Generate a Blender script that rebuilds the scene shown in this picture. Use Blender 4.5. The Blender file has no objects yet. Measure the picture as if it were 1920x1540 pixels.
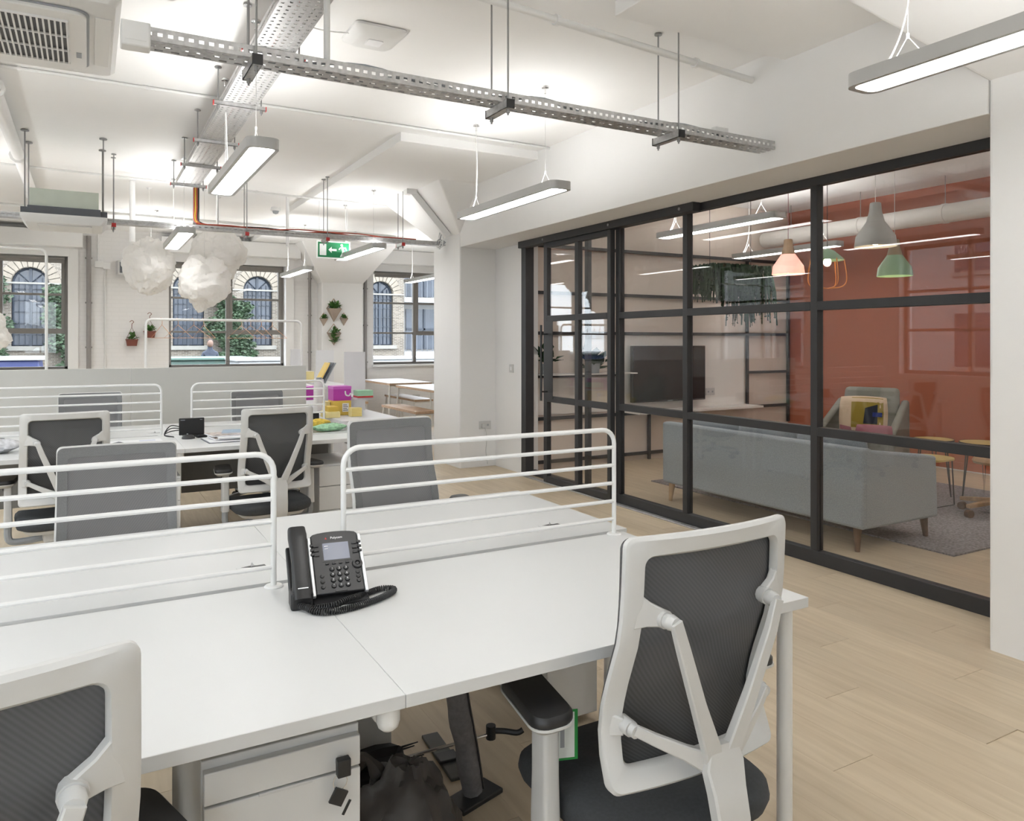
import bpy, math, random
from mathutils import Vector, Matrix, noise
PI = math.pi
sc = bpy.context.scene
C = sc.collection
rnd = random.Random(7)

# ------------------------------------------------------------------ camera, world, exposure
cam_d = bpy.data.cameras.new('camera')
cam = bpy.data.objects.new('camera', cam_d)
C.objects.link(cam)
cam.location = (0, 0, 1.42)
cam.rotation_euler = (PI / 2, 0, -math.radians(29.225))
cam_d.sensor_width = 36
cam_d.lens = 1421.0 / 1920 * 36
cam_d.shift_y = -130 / 1920
cam_d.clip_start = 0.05
cam_d.clip_end = 300
sc.camera = cam

world = bpy.data.worlds.new('overcast_sky')
sc.world = world
world.use_nodes = True
wn = world.node_tree
bg = wn.nodes['Background']
SKY = 7.0
bg.inputs['Color'].default_value = (0.86, 0.93, 1.0, 1)
bg.inputs['Strength'].default_value = SKY
sc.view_settings.view_transform = 'Standard'
sc.view_settings.look = 'None'
sc.view_settings.gamma = 1
sc.view_settings.use_curve_mapping = False
sc.view_settings.exposure = 0.32
LAMP = 9.0          # radiance of the linear pendants

def portal(x, y, z, sx, sz, rot):
    l = bpy.data.lights.new('window_portal', 'AREA')
    l.shape = 'RECTANGLE'; l.size = sx; l.size_y = sz
    l.cycles.is_portal = True
    o = bpy.data.objects.new('window_portal', l); C.objects.link(o)
    o.location = (x, y, z); o.rotation_euler = rot

# ------------------------------------------------------------------ materials
MATS = {}
def mat(name, col, rough=.5, metal=0, noise_amt=.04, scale=12, bump=0, bscale=200, spec=.5, emit=None, estr=0, sheen=0):
    if name in MATS: return MATS[name]
    m = bpy.data.materials.new(name); m.use_nodes = True
    n = m.node_tree.nodes; L = m.node_tree.links
    b = n['Principled BSDF']
    b.inputs['Roughness'].default_value = rough
    b.inputs['Metallic'].default_value = metal
    b.inputs['Specular IOR Level'].default_value = spec
    tc = n.new('ShaderNodeTexCoord')
    nz = n.new('ShaderNodeTexNoise'); nz.inputs['Scale'].default_value = scale; nz.inputs['Detail'].default_value = 3
    L.new(tc.outputs['Object'], nz.inputs['Vector'])
    rp = n.new('ShaderNodeValToRGB')
    a = 1 - noise_amt; c = 1 + noise_amt
    rp.color_ramp.elements[0].position = .3; rp.color_ramp.elements[1].position = .7
    rp.color_ramp.elements[0].color = (col[0]*a, col[1]*a, col[2]*a, 1)
    rp.color_ramp.elements[1].color = (min(1, col[0]*c), min(1, col[1]*c), min(1, col[2]*c), 1)
    L.new(nz.outputs['Fac'], rp.inputs['Fac']); L.new(rp.outputs['Color'], b.inputs['Base Color'])
    if bump:
        n2 = n.new('ShaderNodeTexNoise'); n2.inputs['Scale'].default_value = bscale; n2.inputs['Detail'].default_value = 2
        L.new(tc.outputs['Object'], n2.inputs['Vector'])
        bp = n.new('ShaderNodeBump'); bp.inputs['Strength'].default_value = bump; bp.inputs['Distance'].default_value = .003
        L.new(n2.outputs['Fac'], bp.inputs['Height']); L.new(bp.outputs['Normal'], b.inputs['Normal'])
    if emit:
        b.inputs['Emission Color'].default_value = (*emit, 1); b.inputs['Emission Strength'].default_value = estr
    MATS[name] = m
    return m

def srgb(r, g, b):
    f = lambda v: (v/255/12.92) if v/255 <= .04045 else ((v/255+.055)/1.055)**2.4
    return (f(r), f(g), f(b))

WALL = mat('wall_paint', (.85, .845, .835), .75, noise_amt=.012, scale=2, bump=.04, bscale=60)
CEIL = mat('ceiling_paint', (.90, .897, .888), .8, noise_amt=.015, scale=1.5, bump=.06, bscale=25)
LAM = mat('white_laminate', (.625, .63, .625), .38, noise_amt=.006, scale=4)
WPL = mat('white_plastic', (.60, .60, .588), .42, noise_amt=.01, scale=20, bump=.02, bscale=900)
WMET = mat('white_powder_coat', (.76, .76, .745), .35, noise_amt=.01)
WCE = mat('ceiling_fitting_white', (.80, .80, .79), .45, noise_amt=.01)
GPL = mat('grey_plastic', (.33, .35, .37), .45)
SGREY = mat('silver_lamp_body', (.50, .50, .49), .4, metal=.3, noise_amt=.01)
BLK = mat('black_plastic', (.018, .018, .019), .42, noise_amt=.05)
BLK2 = mat('black_satin', (.010, .010, .011), .35)
BSTEEL = mat('black_steel', (.030, .030, .032), .5, noise_amt=.05)
GALV = mat('galvanised_steel', (.50, .50, .50), .42, metal=.75, noise_amt=.14, scale=45)
STEEL = mat('zinc_rod', (.32, .32, .32), .4, metal=.7)
CHROME = mat('chrome', (.75, .75, .75), .15, metal=1)
SEAT = mat('seat_fabric', (.050, .054, .058), .9, noise_amt=.12, scale=120, bump=.3, bscale=700)
SOFA = mat('sofa_fabric', (.34, .375, .40), .9, noise_amt=.16, scale=160, bump=.35, bscale=600)
SOFAD = mat('sofa_cushion_fabric', (.29, .32, .35), .9, noise_amt=.16, scale=160, bump=.35, bscale=600)
TERRA = mat('terracotta_paint', (.43, .125, .062), .65, noise_amt=.03, scale=2)
LWALL = mat('lounge_plaster', (.74, .65, .57), .7, noise_amt=.02, scale=2)
LWHITE = mat('lounge_white_panel', (.82, .79, .75), .6, noise_amt=.01)
OAK = mat('oak_wood', (.42, .27, .15), .5, noise_amt=.2, scale=18)
PLY = mat('plywood_edge', (.48, .33, .22), .55, noise_amt=.15, scale=25)
DWOOD = mat('dark_walnut', (.13, .07, .04), .5, noise_amt=.2, scale=25)
BROWNP = mat('brown_pot', (.20, .06, .04), .5)
LEAF = mat('leaf_green', (.07, .17, .035), .55, noise_amt=.35, scale=14)
LEAFD = mat('leaf_dark', (.024, .050, .022), .85, spec=.1, noise_amt=.35, scale=14)
IVY = mat('ivy_leaf', (.035, .062, .03), .6, noise_amt=.5, scale=3)
PAPER = mat('paper_white', (.83, .83, .84), .8)
YEL = mat('yellow_card', (.75, .53, .10), .55)
YELP = mat('pale_yellow_card', (.82, .70, .33), .6)
MAG = mat('magenta_card', (.50, .05, .42), .5)
GREEN = mat('mint_card', (.33, .58, .40), .55)
RED = mat('red_plastic', (.55, .04, .04), .45)
CABLE_R = mat('red_cable', (.42, .07, .04), .5)
CABLE_Y = mat('yellow_cable', (.60, .45, .05), .5)
EXIT = mat('exit_green', (.01, .19, .07), .4, emit=(.01, .25, .09), estr=.12)
EXITW = mat('exit_white', (.85, .88, .86), .4, emit=(.9, .95, .9), estr=.15)
RUG = mat('rug_wool', (.25, .23, .24), .95, noise_amt=.4, scale=60, bump=.8, bscale=400)
ORGP = mat('pale_orange_wire', (.70, .38, .22), .5)
ORG = mat('orange_wire', (.75, .24, .03), .45)
PINKG = mat('pink_opal_glass', (.85, .50, .42), .3, emit=(1, .42, .33), estr=.75)
LGREY = mat('pendant_grey', (.42, .42, .40), .4)
LGREEN = mat('pendant_green', (.25, .40, .25), .4)
PINKF = mat('pink_fabric', (.32, .12, .15), .9, bump=.2)
CREAMF = mat('cream_fabric', (.62, .48, .34), .9, bump=.2)
OLIVEF = mat('olive_fabric', (.30, .22, .03), .9, bump=.2)
NAVYF = mat('navy_fabric', (.015, .02, .035), .9)
COBALT = mat('cobalt_fabric', (.02, .04, .22), .8)
AFAB = mat('armchair_fabric', (.24, .24, .21), .9, noise_amt=.1, scale=150, bump=.3)
SAGE = mat('ac_insulation', (.58, .63, .55), .7, noise_amt=.03)
SLATE = mat('ac_band', (.11, .12, .135), .6)
SCREEN = mat('phone_screen', (.07, .08, .12), .2, emit=(.10, .13, .24), estr=.12)
PHONE = mat('phone_black', (.013, .013, .014), .38, bump=.05, bscale=1500)
SILV = mat('silver_trim', (.60, .61, .62), .35, metal=.5)
BAGM = mat('grey_bag', (.085, .075, .068), .5, noise_amt=.2, scale=12)
SLEEVE = mat('cable_sleeve', (.17, .16, .16), .8, noise_amt=.15, scale=60, bump=.3, bscale=300)
STONE = mat('pale_stone', (.22, .21, .19), .8, noise_amt=.08, scale=3)
WFRAME = mat('steel_window_frame', (.22, .205, .19), .5, noise_amt=.03)
BLUEB = mat('boat_blue', (.014, .024, .11), .45)
BOATW = mat('boat_white', (.34, .35, .36), .5)
BOATR = mat('boat_red', (.22, .03, .035), .45)
BOATG = mat('boat_green', (.07, .12, .10), .5)
OUTW = mat('render_white', (.27, .265, .26), .8, noise_amt=.05, scale=1)
WINDK = mat('window_dark_frame', (.022, .030, .045), .5)
SKIN = mat('skin', (.17, .10, .075), .6)
HAIR = mat('hair_dark', (.03, .018, .013), .7)
CLOTH = mat('jacket_blue_grey', (.03, .036, .055), .85)
TAGW = mat('tag_card', (.78, .82, .78), .5)
TAGG = mat('tag_green', (.02, .30, .06), .5)
CARD = mat('magazine_cover', (.45, .38, .34), .45, noise_amt=.6, scale=30)
WATER = mat('canal_water', (.05, .065, .05), .15, noise_amt=.3, scale=1.5, bump=.3, bscale=4)
TOWP = mat('towpath', (.15, .14, .13), .9, noise_amt=.1)
LED = mat('led_diffuser', (.9, .9, .9), .4, emit=(1, .992, .975), estr=LAMP*1.2)
LEDU = mat('uplight_diffuser_glow', (.9, .9, .9), .4, emit=(1, .992, .975), estr=LAMP*1.95)
BULB = mat('bulb_glow', (.9, .8, .7), .4, emit=(1, .78, .52), estr=14)
CLOUD = None

def node_mat(name):
    m = bpy.data.materials.new(name); m.use_nodes = True
    n = m.node_tree.nodes; n.clear()
    out = n.new('ShaderNodeOutputMaterial')
    return m, n, m.node_tree.links, out

def glass_mat(name, tint, base):
    m, n, L, out = node_mat(name)
    tr = n.new('ShaderNodeBsdfTransparent'); tr.inputs['Color'].default_value = (*tint, 1)
    gl = n.new('ShaderNodeBsdfGlossy'); gl.inputs['Roughness'].default_value = 0.0
    lw = n.new('ShaderNodeLayerWeight'); lw.inputs['Blend'].default_value = .5
    pw = n.new('ShaderNodeMath'); pw.operation = 'POWER'; pw.inputs[1].default_value = 5
    ma = n.new('ShaderNodeMath'); ma.operation = 'MULTIPLY_ADD'; ma.inputs[1].default_value = 1 - base; ma.inputs[2].default_value = base
    mx = n.new('ShaderNodeMixShader')
    L.new(lw.outputs['Facing'], pw.inputs[0]); L.new(pw.outputs[0], ma.inputs[0]); L.new(ma.outputs[0], mx.inputs['Fac'])
    L.new(tr.outputs[0], mx.inputs[1]); L.new(gl.outputs[0], mx.inputs[2]); L.new(mx.outputs[0], out.inputs['Surface'])
    return m
GLASS = glass_mat('partition_glass', (.985, .985, .98), .045)
WGLASS = glass_mat('window_glass', (.985, .99, .99), .02)
DGLASS = mat('far_window_glass', (.035, .045, .065), .25, noise_amt=.4, scale=.8)

def mesh_fabric(name, c0, c1, see):
    m, n, L, out = node_mat(name)
    tr = n.new('ShaderNodeBsdfTransparent')
    df = n.new('ShaderNodeBsdfDiffuse'); df.inputs['Roughness'].default_value = 1
    tl = n.new('ShaderNodeBsdfTranslucent')
    tc = n.new('ShaderNodeTexCoord')
    w = n.new('ShaderNodeTexWave'); w.wave_type = 'BANDS'; w.bands_direction = 'DIAGONAL'; w.inputs['Scale'].default_value = 62; w.inputs['Distortion'].default_value = .6; w.inputs['Detail Scale'].default_value = 30
    L.new(tc.outputs['Object'], w.inputs['Vector'])
    rp = n.new('ShaderNodeValToRGB')
    rp.color_ramp.elements[0].color = c0; rp.color_ramp.elements[1].color = c1
    L.new(w.outputs['Fac'], rp.inputs['Fac'])
    L.new(rp.outputs['Color'], df.inputs['Color']); L.new(rp.outputs['Color'], tl.inputs['Color'])
    m1 = n.new('ShaderNodeMixShader'); m1.inputs['Fac'].default_value = .35
    L.new(df.outputs[0], m1.inputs[1]); L.new(tl.outputs[0], m1.inputs[2])
    m2 = n.new('ShaderNodeMixShader'); m2.inputs['Fac'].default_value = see
    L.new(m1.outputs[0], m2.inputs[1]); L.new(tr.outputs[0], m2.inputs[2]); L.new(m2.outputs[0], out.inputs['Surface'])
    return m
MESHF = mesh_fabric('chair_mesh_front', (.38, .38, .387, 1), (.43, .43, .437, 1), .12)
MESHR = mesh_fabric('chair_mesh_rear', (.098, .098, .099, 1), (.128, .128, .128, 1), .2)

def cloud_mat():
    m, n, L, out = node_mat('crumpled_paper')
    df = n.new('ShaderNodeBsdfDiffuse'); df.inputs['Color'].default_value = (.95, .935, .91, 1)
    tl = n.new('ShaderNodeBsdfTranslucent'); tl.inputs['Color'].default_value = (.96, .94, .91, 1)
    tc = n.new('ShaderNodeTexCoord')
    vz = n.new('ShaderNodeTexNoise'); vz.inputs['Scale'].default_value = 14; vz.inputs['Detail'].default_value = 5; vz.inputs['Distortion'].default_value = 1.2
    L.new(tc.outputs['Object'], vz.inputs['Vector'])
    bp = n.new('ShaderNodeBump'); bp.inputs['Strength'].default_value = .5; bp.inputs['Distance'].default_value = .02
    L.new(vz.outputs['Fac'], bp.inputs['Height']); L.new(bp.outputs['Normal'], df.inputs['Normal'])
    mx = n.new('ShaderNodeMixShader'); mx.inputs['Fac'].default_value = .35
    L.new(df.outputs[0], mx.inputs[1]); L.new(tl.outputs[0], mx.inputs[2]); L.new(mx.outputs[0], out.inputs['Surface'])
    return m
CLOUD = cloud_mat()

def plank_mat():
    m = bpy.data.materials.new('oak_vinyl'); m.use_nodes = True
    n = m.node_tree.nodes; L = m.node_tree.links; b = n['Principled BSDF']
    b.inputs['Roughness'].default_value = .42; b.inputs['Specular IOR Level'].default_value = .35
    tc = n.new('ShaderNodeTexCoord'); oi = n.new('ShaderNodeObjectInfo')
    mp = n.new('ShaderNodeMapping'); mp.inputs['Scale'].default_value = (22, 1.6, 1)
    cb = n.new('ShaderNodeCombineXYZ'); mu = n.new('ShaderNodeMath'); mu.operation = 'MULTIPLY'; mu.inputs[1].default_value = 60
    L.new(oi.outputs['Random'], mu.inputs[0]); L.new(mu.outputs[0], cb.inputs['X']); L.new(mu.outputs[0], cb.inputs['Y'])
    L.new(cb.outputs[0], mp.inputs['Location']); L.new(tc.outputs['Object'], mp.inputs['Vector'])
    nz = n.new('ShaderNodeTexNoise'); nz.inputs['Scale'].default_value = 1.3; nz.inputs['Detail'].default_value = 6; nz.inputs['Distortion'].default_value = .5
    L.new(mp.outputs[0], nz.inputs['Vector'])
    rp = n.new('ShaderNodeValToRGB')
    e = rp.color_ramp.elements
    e[0].position = .25; e[0].color = (.50, .405, .285, 1)
    e[1].position = .75; e[1].color = (.62, .52, .385, 1)
    L.new(nz.outputs['Fac'], rp.inputs['Fac'])
    hs = n.new('ShaderNodeHueSaturation'); mr = n.new('ShaderNodeMapRange')
    mr.inputs['To Min'].default_value = .93; mr.inputs['To Max'].default_value = 1.06
    L.new(oi.outputs['Random'], mr.inputs['Value']); L.new(mr.outputs[0], hs.inputs['Value'])
    L.new(rp.outputs['Color'], hs.inputs['Color']); L.new(hs.outputs[0], b.inputs['Base Color'])
    return m
PLANK = plank_mat()

def brick_mat(name, c1, c2, mortar, scale, bw=.215, bh=.065, bump=.4, axis='X'):
    m = bpy.data.materials.new(name); m.use_nodes = True
    n = m.node_tree.nodes; L = m.node_tree.links; b = n['Principled BSDF']; b.inputs['Roughness'].default_value = .85
    tc = n.new('ShaderNodeTexCoord'); sp = n.new('ShaderNodeSeparateXYZ'); cb = n.new('ShaderNodeCombineXYZ')
    L.new(tc.outputs['Object'], sp.inputs[0]); L.new(sp.outputs[axis], cb.inputs['X']); L.new(sp.outputs['Z'], cb.inputs['Y'])
    br = n.new('ShaderNodeTexBrick'); br.inputs['Scale'].default_value = scale
    br.inputs['Brick Width'].default_value = bw; br.inputs['Row Height'].default_value = bh; br.inputs['Mortar Size'].default_value = .008
    br.inputs['Color1'].default_value = (*c1, 1); br.inputs['Color2'].default_value = (*c2, 1); br.inputs['Mortar'].default_value = (*mortar, 1)
    L.new(cb.outputs[0], br.inputs['Vector']); L.new(br.outputs['Color'], b.inputs['Base Color'])
    bp = n.new('ShaderNodeBump'); bp.inputs['Strength'].default_value = bump; bp.inputs['Distance'].default_value = .006; bp.invert = True
    L.new(br.outputs['Fac'], bp.inputs['Height']); L.new(bp.outputs['Normal'], b.inputs['Normal'])
    return m
PBRICK = brick_mat('painted_brick', (.85, .84, .83), (.84, .83, .82), (.825, .815, .805), 1, bump=.2)
OBRICK = brick_mat('stock_brick', (.085, .068, .052), (.175, .145, .115), (.25, .235, .21), 1, bump=.3)
OBRICKR = brick_mat('red_brick', (.28, .12, .08), (.38, .17, .11), (.45, .40, .35), 1, bump=.3)

# ------------------------------------------------------------------ mesh helpers
def basis(d):
    d = Vector(d).normalized()
    up = Vector((0, 0, 1)) if abs(d.z) < .95 else Vector((1, 0, 0))
    a = d.cross(up).normalized(); b = a.cross(d).normalized()
    return a, b

class MB:
    def __init__(s): s.v = []; s.f = []
    def add(s, vs, fs):
        o = len(s.v); s.v += [tuple(p) for p in vs]; s.f += [tuple(i + o for i in q) for q in fs]; return s
    def box(s, x0, x1, y0, y1, z0, z1):
        return s.add([(x0,y0,z0),(x1,y0,z0),(x1,y1,z0),(x0,y1,z0),(x0,y0,z1),(x1,y0,z1),(x1,y1,z1),(x0,y1,z1)],
                     [(0,3,2,1),(4,5,6,7),(0,1,5,4),(1,2,6,5),(2,3,7,6),(3,0,4,7)])
    def cbox(s, c, sz, M=None):
        x, y, z = sz[0]/2, sz[1]/2, sz[2]/2
        vs = [Vector(p) for p in ((-x,-y,-z),(x,-y,-z),(x,y,-z),(-x,y,-z),(-x,-y,z),(x,-y,z),(x,y,z),(-x,y,z))]
        if M is not None: vs = [M @ p for p in vs]
        return s.add([p + Vector(c) for p in vs], [(0,3,2,1),(4,5,6,7),(0,1,5,4),(1,2,6,5),(2,3,7,6),(3,0,4,7)])
    def cyl(s, p0, p1, r0, r1=None, n=12):
        if r1 is None: r1 = r0
        p0 = Vector(p0); p1 = Vector(p1); a, b = basis(p1 - p0)
        vs = []
        for p, r in ((p0, r0), (p1, r1)):
            for i in range(n):
                t = 2*PI*i/n; vs.append(p + a*math.cos(t)*r + b*math.sin(t)*r)
        fs = [(i, (i+1) % n, n+(i+1) % n, n+i) for i in range(n)] + [tuple(range(n-1, -1, -1)), tuple(range(n, 2*n))]
        return s.add(vs, fs)
    def tube(s, pts, r, n=8, closed=False):
        P = [Vector(p) for p in pts]; N = len(P); vs = []; a = None
        for i in range(N):
            if closed: d = P[(i+1) % N] - P[i-1]
            else: d = P[min(i+1, N-1)] - P[max(i-1, 0)]
            d.normalize()
            if a is None: a, _ = basis(d)
            a = (a - d*a.dot(d)).normalized(); b = d.cross(a)
            rr = r[i] if isinstance(r, (list, tuple)) else r
            for k in range(n):
                t = 2*PI*k/n; vs.append(P[i] + a*math.cos(t)*rr + b*math.sin(t)*rr)
        fs = []
        for i in range(N if closed else N-1):
            j = (i+1) % N
            for k in range(n): fs.append((i*n+k, i*n+(k+1) % n, j*n+(k+1) % n, j*n+k))
        if not closed: fs += [tuple(range(n-1, -1, -1)), tuple(range((N-1)*n, N*n))]
        return s.add(vs, fs)
    def lathe(s, prof, n=20, c=(0,0,0)):
        vs = []; fs = []
        for r, z in prof:
            for i in range(n):
                t = 2*PI*i/n; vs.append((c[0]+r*math.cos(t), c[1]+r*math.sin(t), c[2]+z))
        for j in range(len(prof)-1):
            for i in range(n): fs.append((j*n+i, j*n+(i+1) % n, (j+1)*n+(i+1) % n, (j+1)*n+i))
        return s.add(vs, fs)
    def loft(s, loops, cap=True):
        n = len(loops[0]); vs = [p for l in loops for p in l]; fs = []
        for j in range(len(loops)-1):
            for i in range(n): fs.append((j*n+i, j*n+(i+1) % n, (j+1)*n+(i+1) % n, (j+1)*n+i))
        if cap: fs += [tuple(range(n-1, -1, -1)), tuple(range((len(loops)-1)*n, len(loops)*n))]
        return s.add(vs, fs)
    def prism(s, poly, z0, z1, ax='z'):
        def m(u, v, w): return {'z': (u, v, w), 'y': (u, w, v), 'x': (w, u, v)}[ax]
        return s.loft([[m(u, v, z0) for u, v in poly], [m(u, v, z1) for u, v in poly]])
    def bar(s, pts, ws, ts, side=(1,0,0)):
        P = [Vector(p) for p in pts]; sd = Vector(side).normalized(); loops = []
        for i in range(len(P)):
            d = (P[min(i+1, len(P)-1)] - P[max(i-1, 0)]).normalized()
            a = (sd - d*sd.dot(d)).normalized(); b = d.cross(a)
            w = ws[i]/2; t = ts[i]/2; c = .3
            loops.append([P[i]+a*w*u+b*t*v for u, v in ((-1+c*t/w,-1),(1-c*t/w,-1),(1,-1+c),(1,1-c),(1-c*t/w,1),(-1+c*t/w,1),(-1,1-c),(-1,-1+c))])
        return s.loft(loops)
    def sphere(s, c, rx, ry, rz, nu=14, nv=9):
        prof = [(math.sin(PI*j/nv), -math.cos(PI*j/nv)) for j in range(nv+1)]
        vs = []; fs = []
        for r, z in prof:
            for i in range(nu):
                t = 2*PI*i/nu; vs.append((c[0]+rx*r*math.cos(t), c[1]+ry*r*math.sin(t), c[2]+rz*z))
        for j in range(nv):
            for i in range(nu): fs.append((j*nu+i, j*nu+(i+1) % nu, (j+1)*nu+(i+1) % nu, (j+1)*nu+i))
        return s.add(vs, fs)
    def grid(s, fn, nu, nv):
        vs = [fn(i/nu, j/nv) for j in range(nv+1) for i in range(nu+1)]
        fs = [(j*(nu+1)+i, j*(nu+1)+i+1, (j+1)*(nu+1)+i+1, (j+1)*(nu+1)+i) for j in range(nv) for i in range(nu)]
        return s.add(vs, fs)
    def mesh(s, name, m, smooth=False):
        me = bpy.data.meshes.new(name); me.from_pydata(s.v, [], s.f); me.validate()
        me.materials.append(m)
        if smooth:
            me.shade_smooth(); me.set_sharp_from_angle(angle=.7)
        return me
    def build(s, name, m, parent=None, smooth=False, bevel=0, loc=None, rotz=None):
        o = bpy.data.objects.new(name, s.mesh(name, m, smooth)); C.objects.link(o)
        if parent is not None: o.parent = parent
        if loc is not None: o.location = loc
        if rotz is not None: o.rotation_euler = (0, 0, rotz)
        if bevel:
            b = o.modifiers.new('bevel', 'BEVEL'); b.width = bevel; b.segments = 2; b.limit_method = 'ANGLE'; b.angle_limit = .9
            o.data.shade_smooth(); o.data.set_sharp_from_angle(angle=.7)
        return o

def rrect(x0, x1, y0, y1, r, nc=5, ns=1):
    pts = []
    cs = ((x1-r, y0+r, -PI/2), (x1-r, y1-r, 0), (x0+r, y1-r, PI/2), (x0+r, y0+r, PI))
    for k, (cx, cy, a0) in enumerate(cs):
        arc = [(cx+r*math.cos(a0+PI/2*i/nc), cy+r*math.sin(a0+PI/2*i/nc)) for i in range(nc+1)]
        pts += arc
        nx = cs[(k+1) % 4]; p1 = (nx[0]+r*math.cos(nx[2]), nx[1]+r*math.sin(nx[2])); p0 = arc[-1]
        for i in range(1, ns): pts.append((p0[0]+(p1[0]-p0[0])*i/ns, p0[1]+(p1[1]-p0[1])*i/ns))
    return pts

def thing(name, label, cat, loc=(0,0,0), rotz=0, group=None):
    o = bpy.data.objects.new(name, None); C.objects.link(o)
    o.location = loc; o.rotation_euler = (0, 0, rotz); o.empty_display_size = .1
    o['label'] = label; o['category'] = cat
    if group: o['group'] = group
    return o
def tag(o, label, cat, group=None):
    o['label'] = label; o['category'] = cat
    if group: o['group'] = group
    return o
def struct(o, label=None):
    o['kind'] = 'structure'
    if label: o['label'] = label
    return o
def sroot(name, label, loc=(0,0,0)):
    o = bpy.data.objects.new(name, None); C.objects.link(o); o.location = loc; o['kind'] = 'structure'; o['label'] = label
    return o
def dup(root, loc=None, rotz=None, label=None, group=None):
    def cp(o, par):
        c = o.copy(); C.objects.link(c)
        if par is not None: c.parent = par
        for ch in o.children: cp(ch, c)
        return c
    kids = list(root.children)
    r = root.copy(); C.objects.link(r)
    for k in kids: cp(k, r)
    if loc is not None: r.location = loc
    if rotz is not None: r.rotation_euler = (0, 0, rotz)
    if label: r['label'] = label
    if group: r['group'] = group
    return r
def text(name, body, size, m, parent, M, ext=.0004):
    cu = bpy.data.curves.new(name, 'FONT'); cu.body = body; cu.size = size; cu.extrude = ext
    cu.align_x = 'CENTER'; cu.align_y = 'CENTER'; cu.resolution_u = 3
    t = bpy.data.objects.new('tmp', cu); C.objects.link(t)
    dg = bpy.context.evaluated_depsgraph_get()
    me = bpy.data.meshes.new_from_object(t.evaluated_get(dg))
    bpy.data.objects.remove(t); bpy.data.curves.remove(cu)
    me.name = name; me.materials.clear(); me.materials.append(m); me.transform(M)
    o = bpy.data.objects.new(name, me); C.objects.link(o); o.parent = parent
    return o
def catmull(pts, x):
    if x <= pts[0][0]: return pts[0][1]
    for i in range(len(pts)-1):
        if x <= pts[i+1][0]:
            x0, y0 = pts[i]; x1, y1 = pts[i+1]
            m0 = (y1-pts[i-1][1])/(x1-pts[i-1][0]) if i else (y1-y0)/(x1-x0)
            m1 = (pts[i+2][1]-y0)/(pts[i+2][0]-x0) if i+2 < len(pts) else (y1-y0)/(x1-x0)
            h = x1-x0; t = (x-x0)/h
            return (2*t**3-3*t*t+1)*y0+(t**3-2*t*t+t)*h*m0+(-2*t**3+3*t*t)*y1+(t**3-t*t)*h*m1
    return pts[-1][1]
def spline(pts, n):
    out = []; P = [Vector(p) for p in pts]
    for i in range(len(P)-1):
        p0 = P[max(i-1, 0)]; p1 = P[i]; p2 = P[i+1]; p3 = P[min(i+2, len(P)-1)]
        for k in range(n):
            t = k/n
            out.append(.5*((2*p1)+(p2-p0)*t+(2*p0-5*p1+4*p2-p3)*t*t+(3*p1-p0-3*p2+p3)*t**3))
    out.append(P[-1]); return out

# ================================================================== THE ROOM
XL, XR, YB, YF, ZC = -2.2, 4.07, -2.6, 13.5, 3.17
XCOL = 3.62
ZBEAM = 2.468

# floor: slab plus individual planks (children) over the visible area
fl = struct(MB().box(XL-.2, 9.7, YB-.2, YF+.3, -.2, -.004).build('floor', PLANK), 'pale oak plank floor')
PW, PLN = .205, 1.36
pm = MB().box(-PW/2+.0003, PW/2-.0003, -PLN/2+.0008, PLN/2-.0008, -.004, 0).mesh('plank', PLANK)
pm_half = MB().box(-PW/2+.0003, PW/2-.0003, -PLN/4+.0008, PLN/4-.0008, -.004, 0).mesh('plank_half', PLANK)
cnt = 0
i = 0
x = -.62
while x < 8.3:
    off = (i * .37 % 1) * PLN
    y = .55 - off
    while y < 7.95:
        c = y + PLN/2
        vis = c > .3 and not (x > 4.0 and c > 7.1) and not (x < 1.0 and c > 5.6) and not (x > 2.6 and c < 1.0) and not (x > 5.4 and c < 1.7)
        if c + PLN/2 > 7.19 and x > 4.0: vis = False
        if vis:
            o = bpy.data.objects.new('plank', pm); C.objects.link(o); o.parent = fl; o.location = (x, c, 0); cnt += 1
        y += PLN
    i += 1; x += PW
# short planks closing the row in front of the lounge back wall
x = -.62; i = 0
while x < 8.3:
    off = (i * .37 % 1) * PLN; y = .55 - off; last = y
    while y + PLN <= 7.19: y += PLN
    if x > 4.1:
        L_ = 7.19 - y
        if L_ > .05:
            o = MB().box(-PW/2+.0003, PW/2-.0003, 0, L_, -.004, 0).build('plank', PLANK, fl, loc=(x, y, 0)); cnt += 1
    i += 1; x += PW

struct(MB().box(XL-.2, 9.7, YB-.2, YF+.3, ZC, ZC+.2).build('ceiling', CEIL), 'white painted concrete ceiling')
# drop panels of the flat slab around the columns
dp = MB().box(2.28, 5.7, 5.98, 10.1, 3.095, ZC+.01).build('trim_1', CEIL, bevel=.004); struct(dp, 'raised ceiling drop panel around the far column')
dp = MB().box(2.37, 5.7, -.4, 3.15, 3.095, ZC+.01).build('trim_2', CEIL, bevel=.004); struct(dp, 'raised ceiling drop panel around the near column')
dp = MB().box(2.4, 5.7, 11.9, 13.6, 3.095, ZC+.01).build('trim_3', CEIL, bevel=.004); struct(dp, 'raised ceiling drop panel at the window wall')

def wall_with_openings(name, m, axis, pos, thick, u0, u1, z0, z1, holes, label):
    mb = MB(); us = u0
    def bx(a, b, c, d):
        if b-a < 1e-4 or d-c < 1e-4: return
        if axis == 'y': mb.box(a, b, pos, pos+thick, c, d)
        else: mb.box(pos, pos+thick, a, b, c, d)
    for (a, b, c, d) in sorted(holes):
        bx(us, a, z0, z1); bx(a, b, z0, c); bx(a, b, d, z1); us = b
    bx(us, u1, z0, z1)
    return struct(mb.build(name, m), label)

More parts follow.
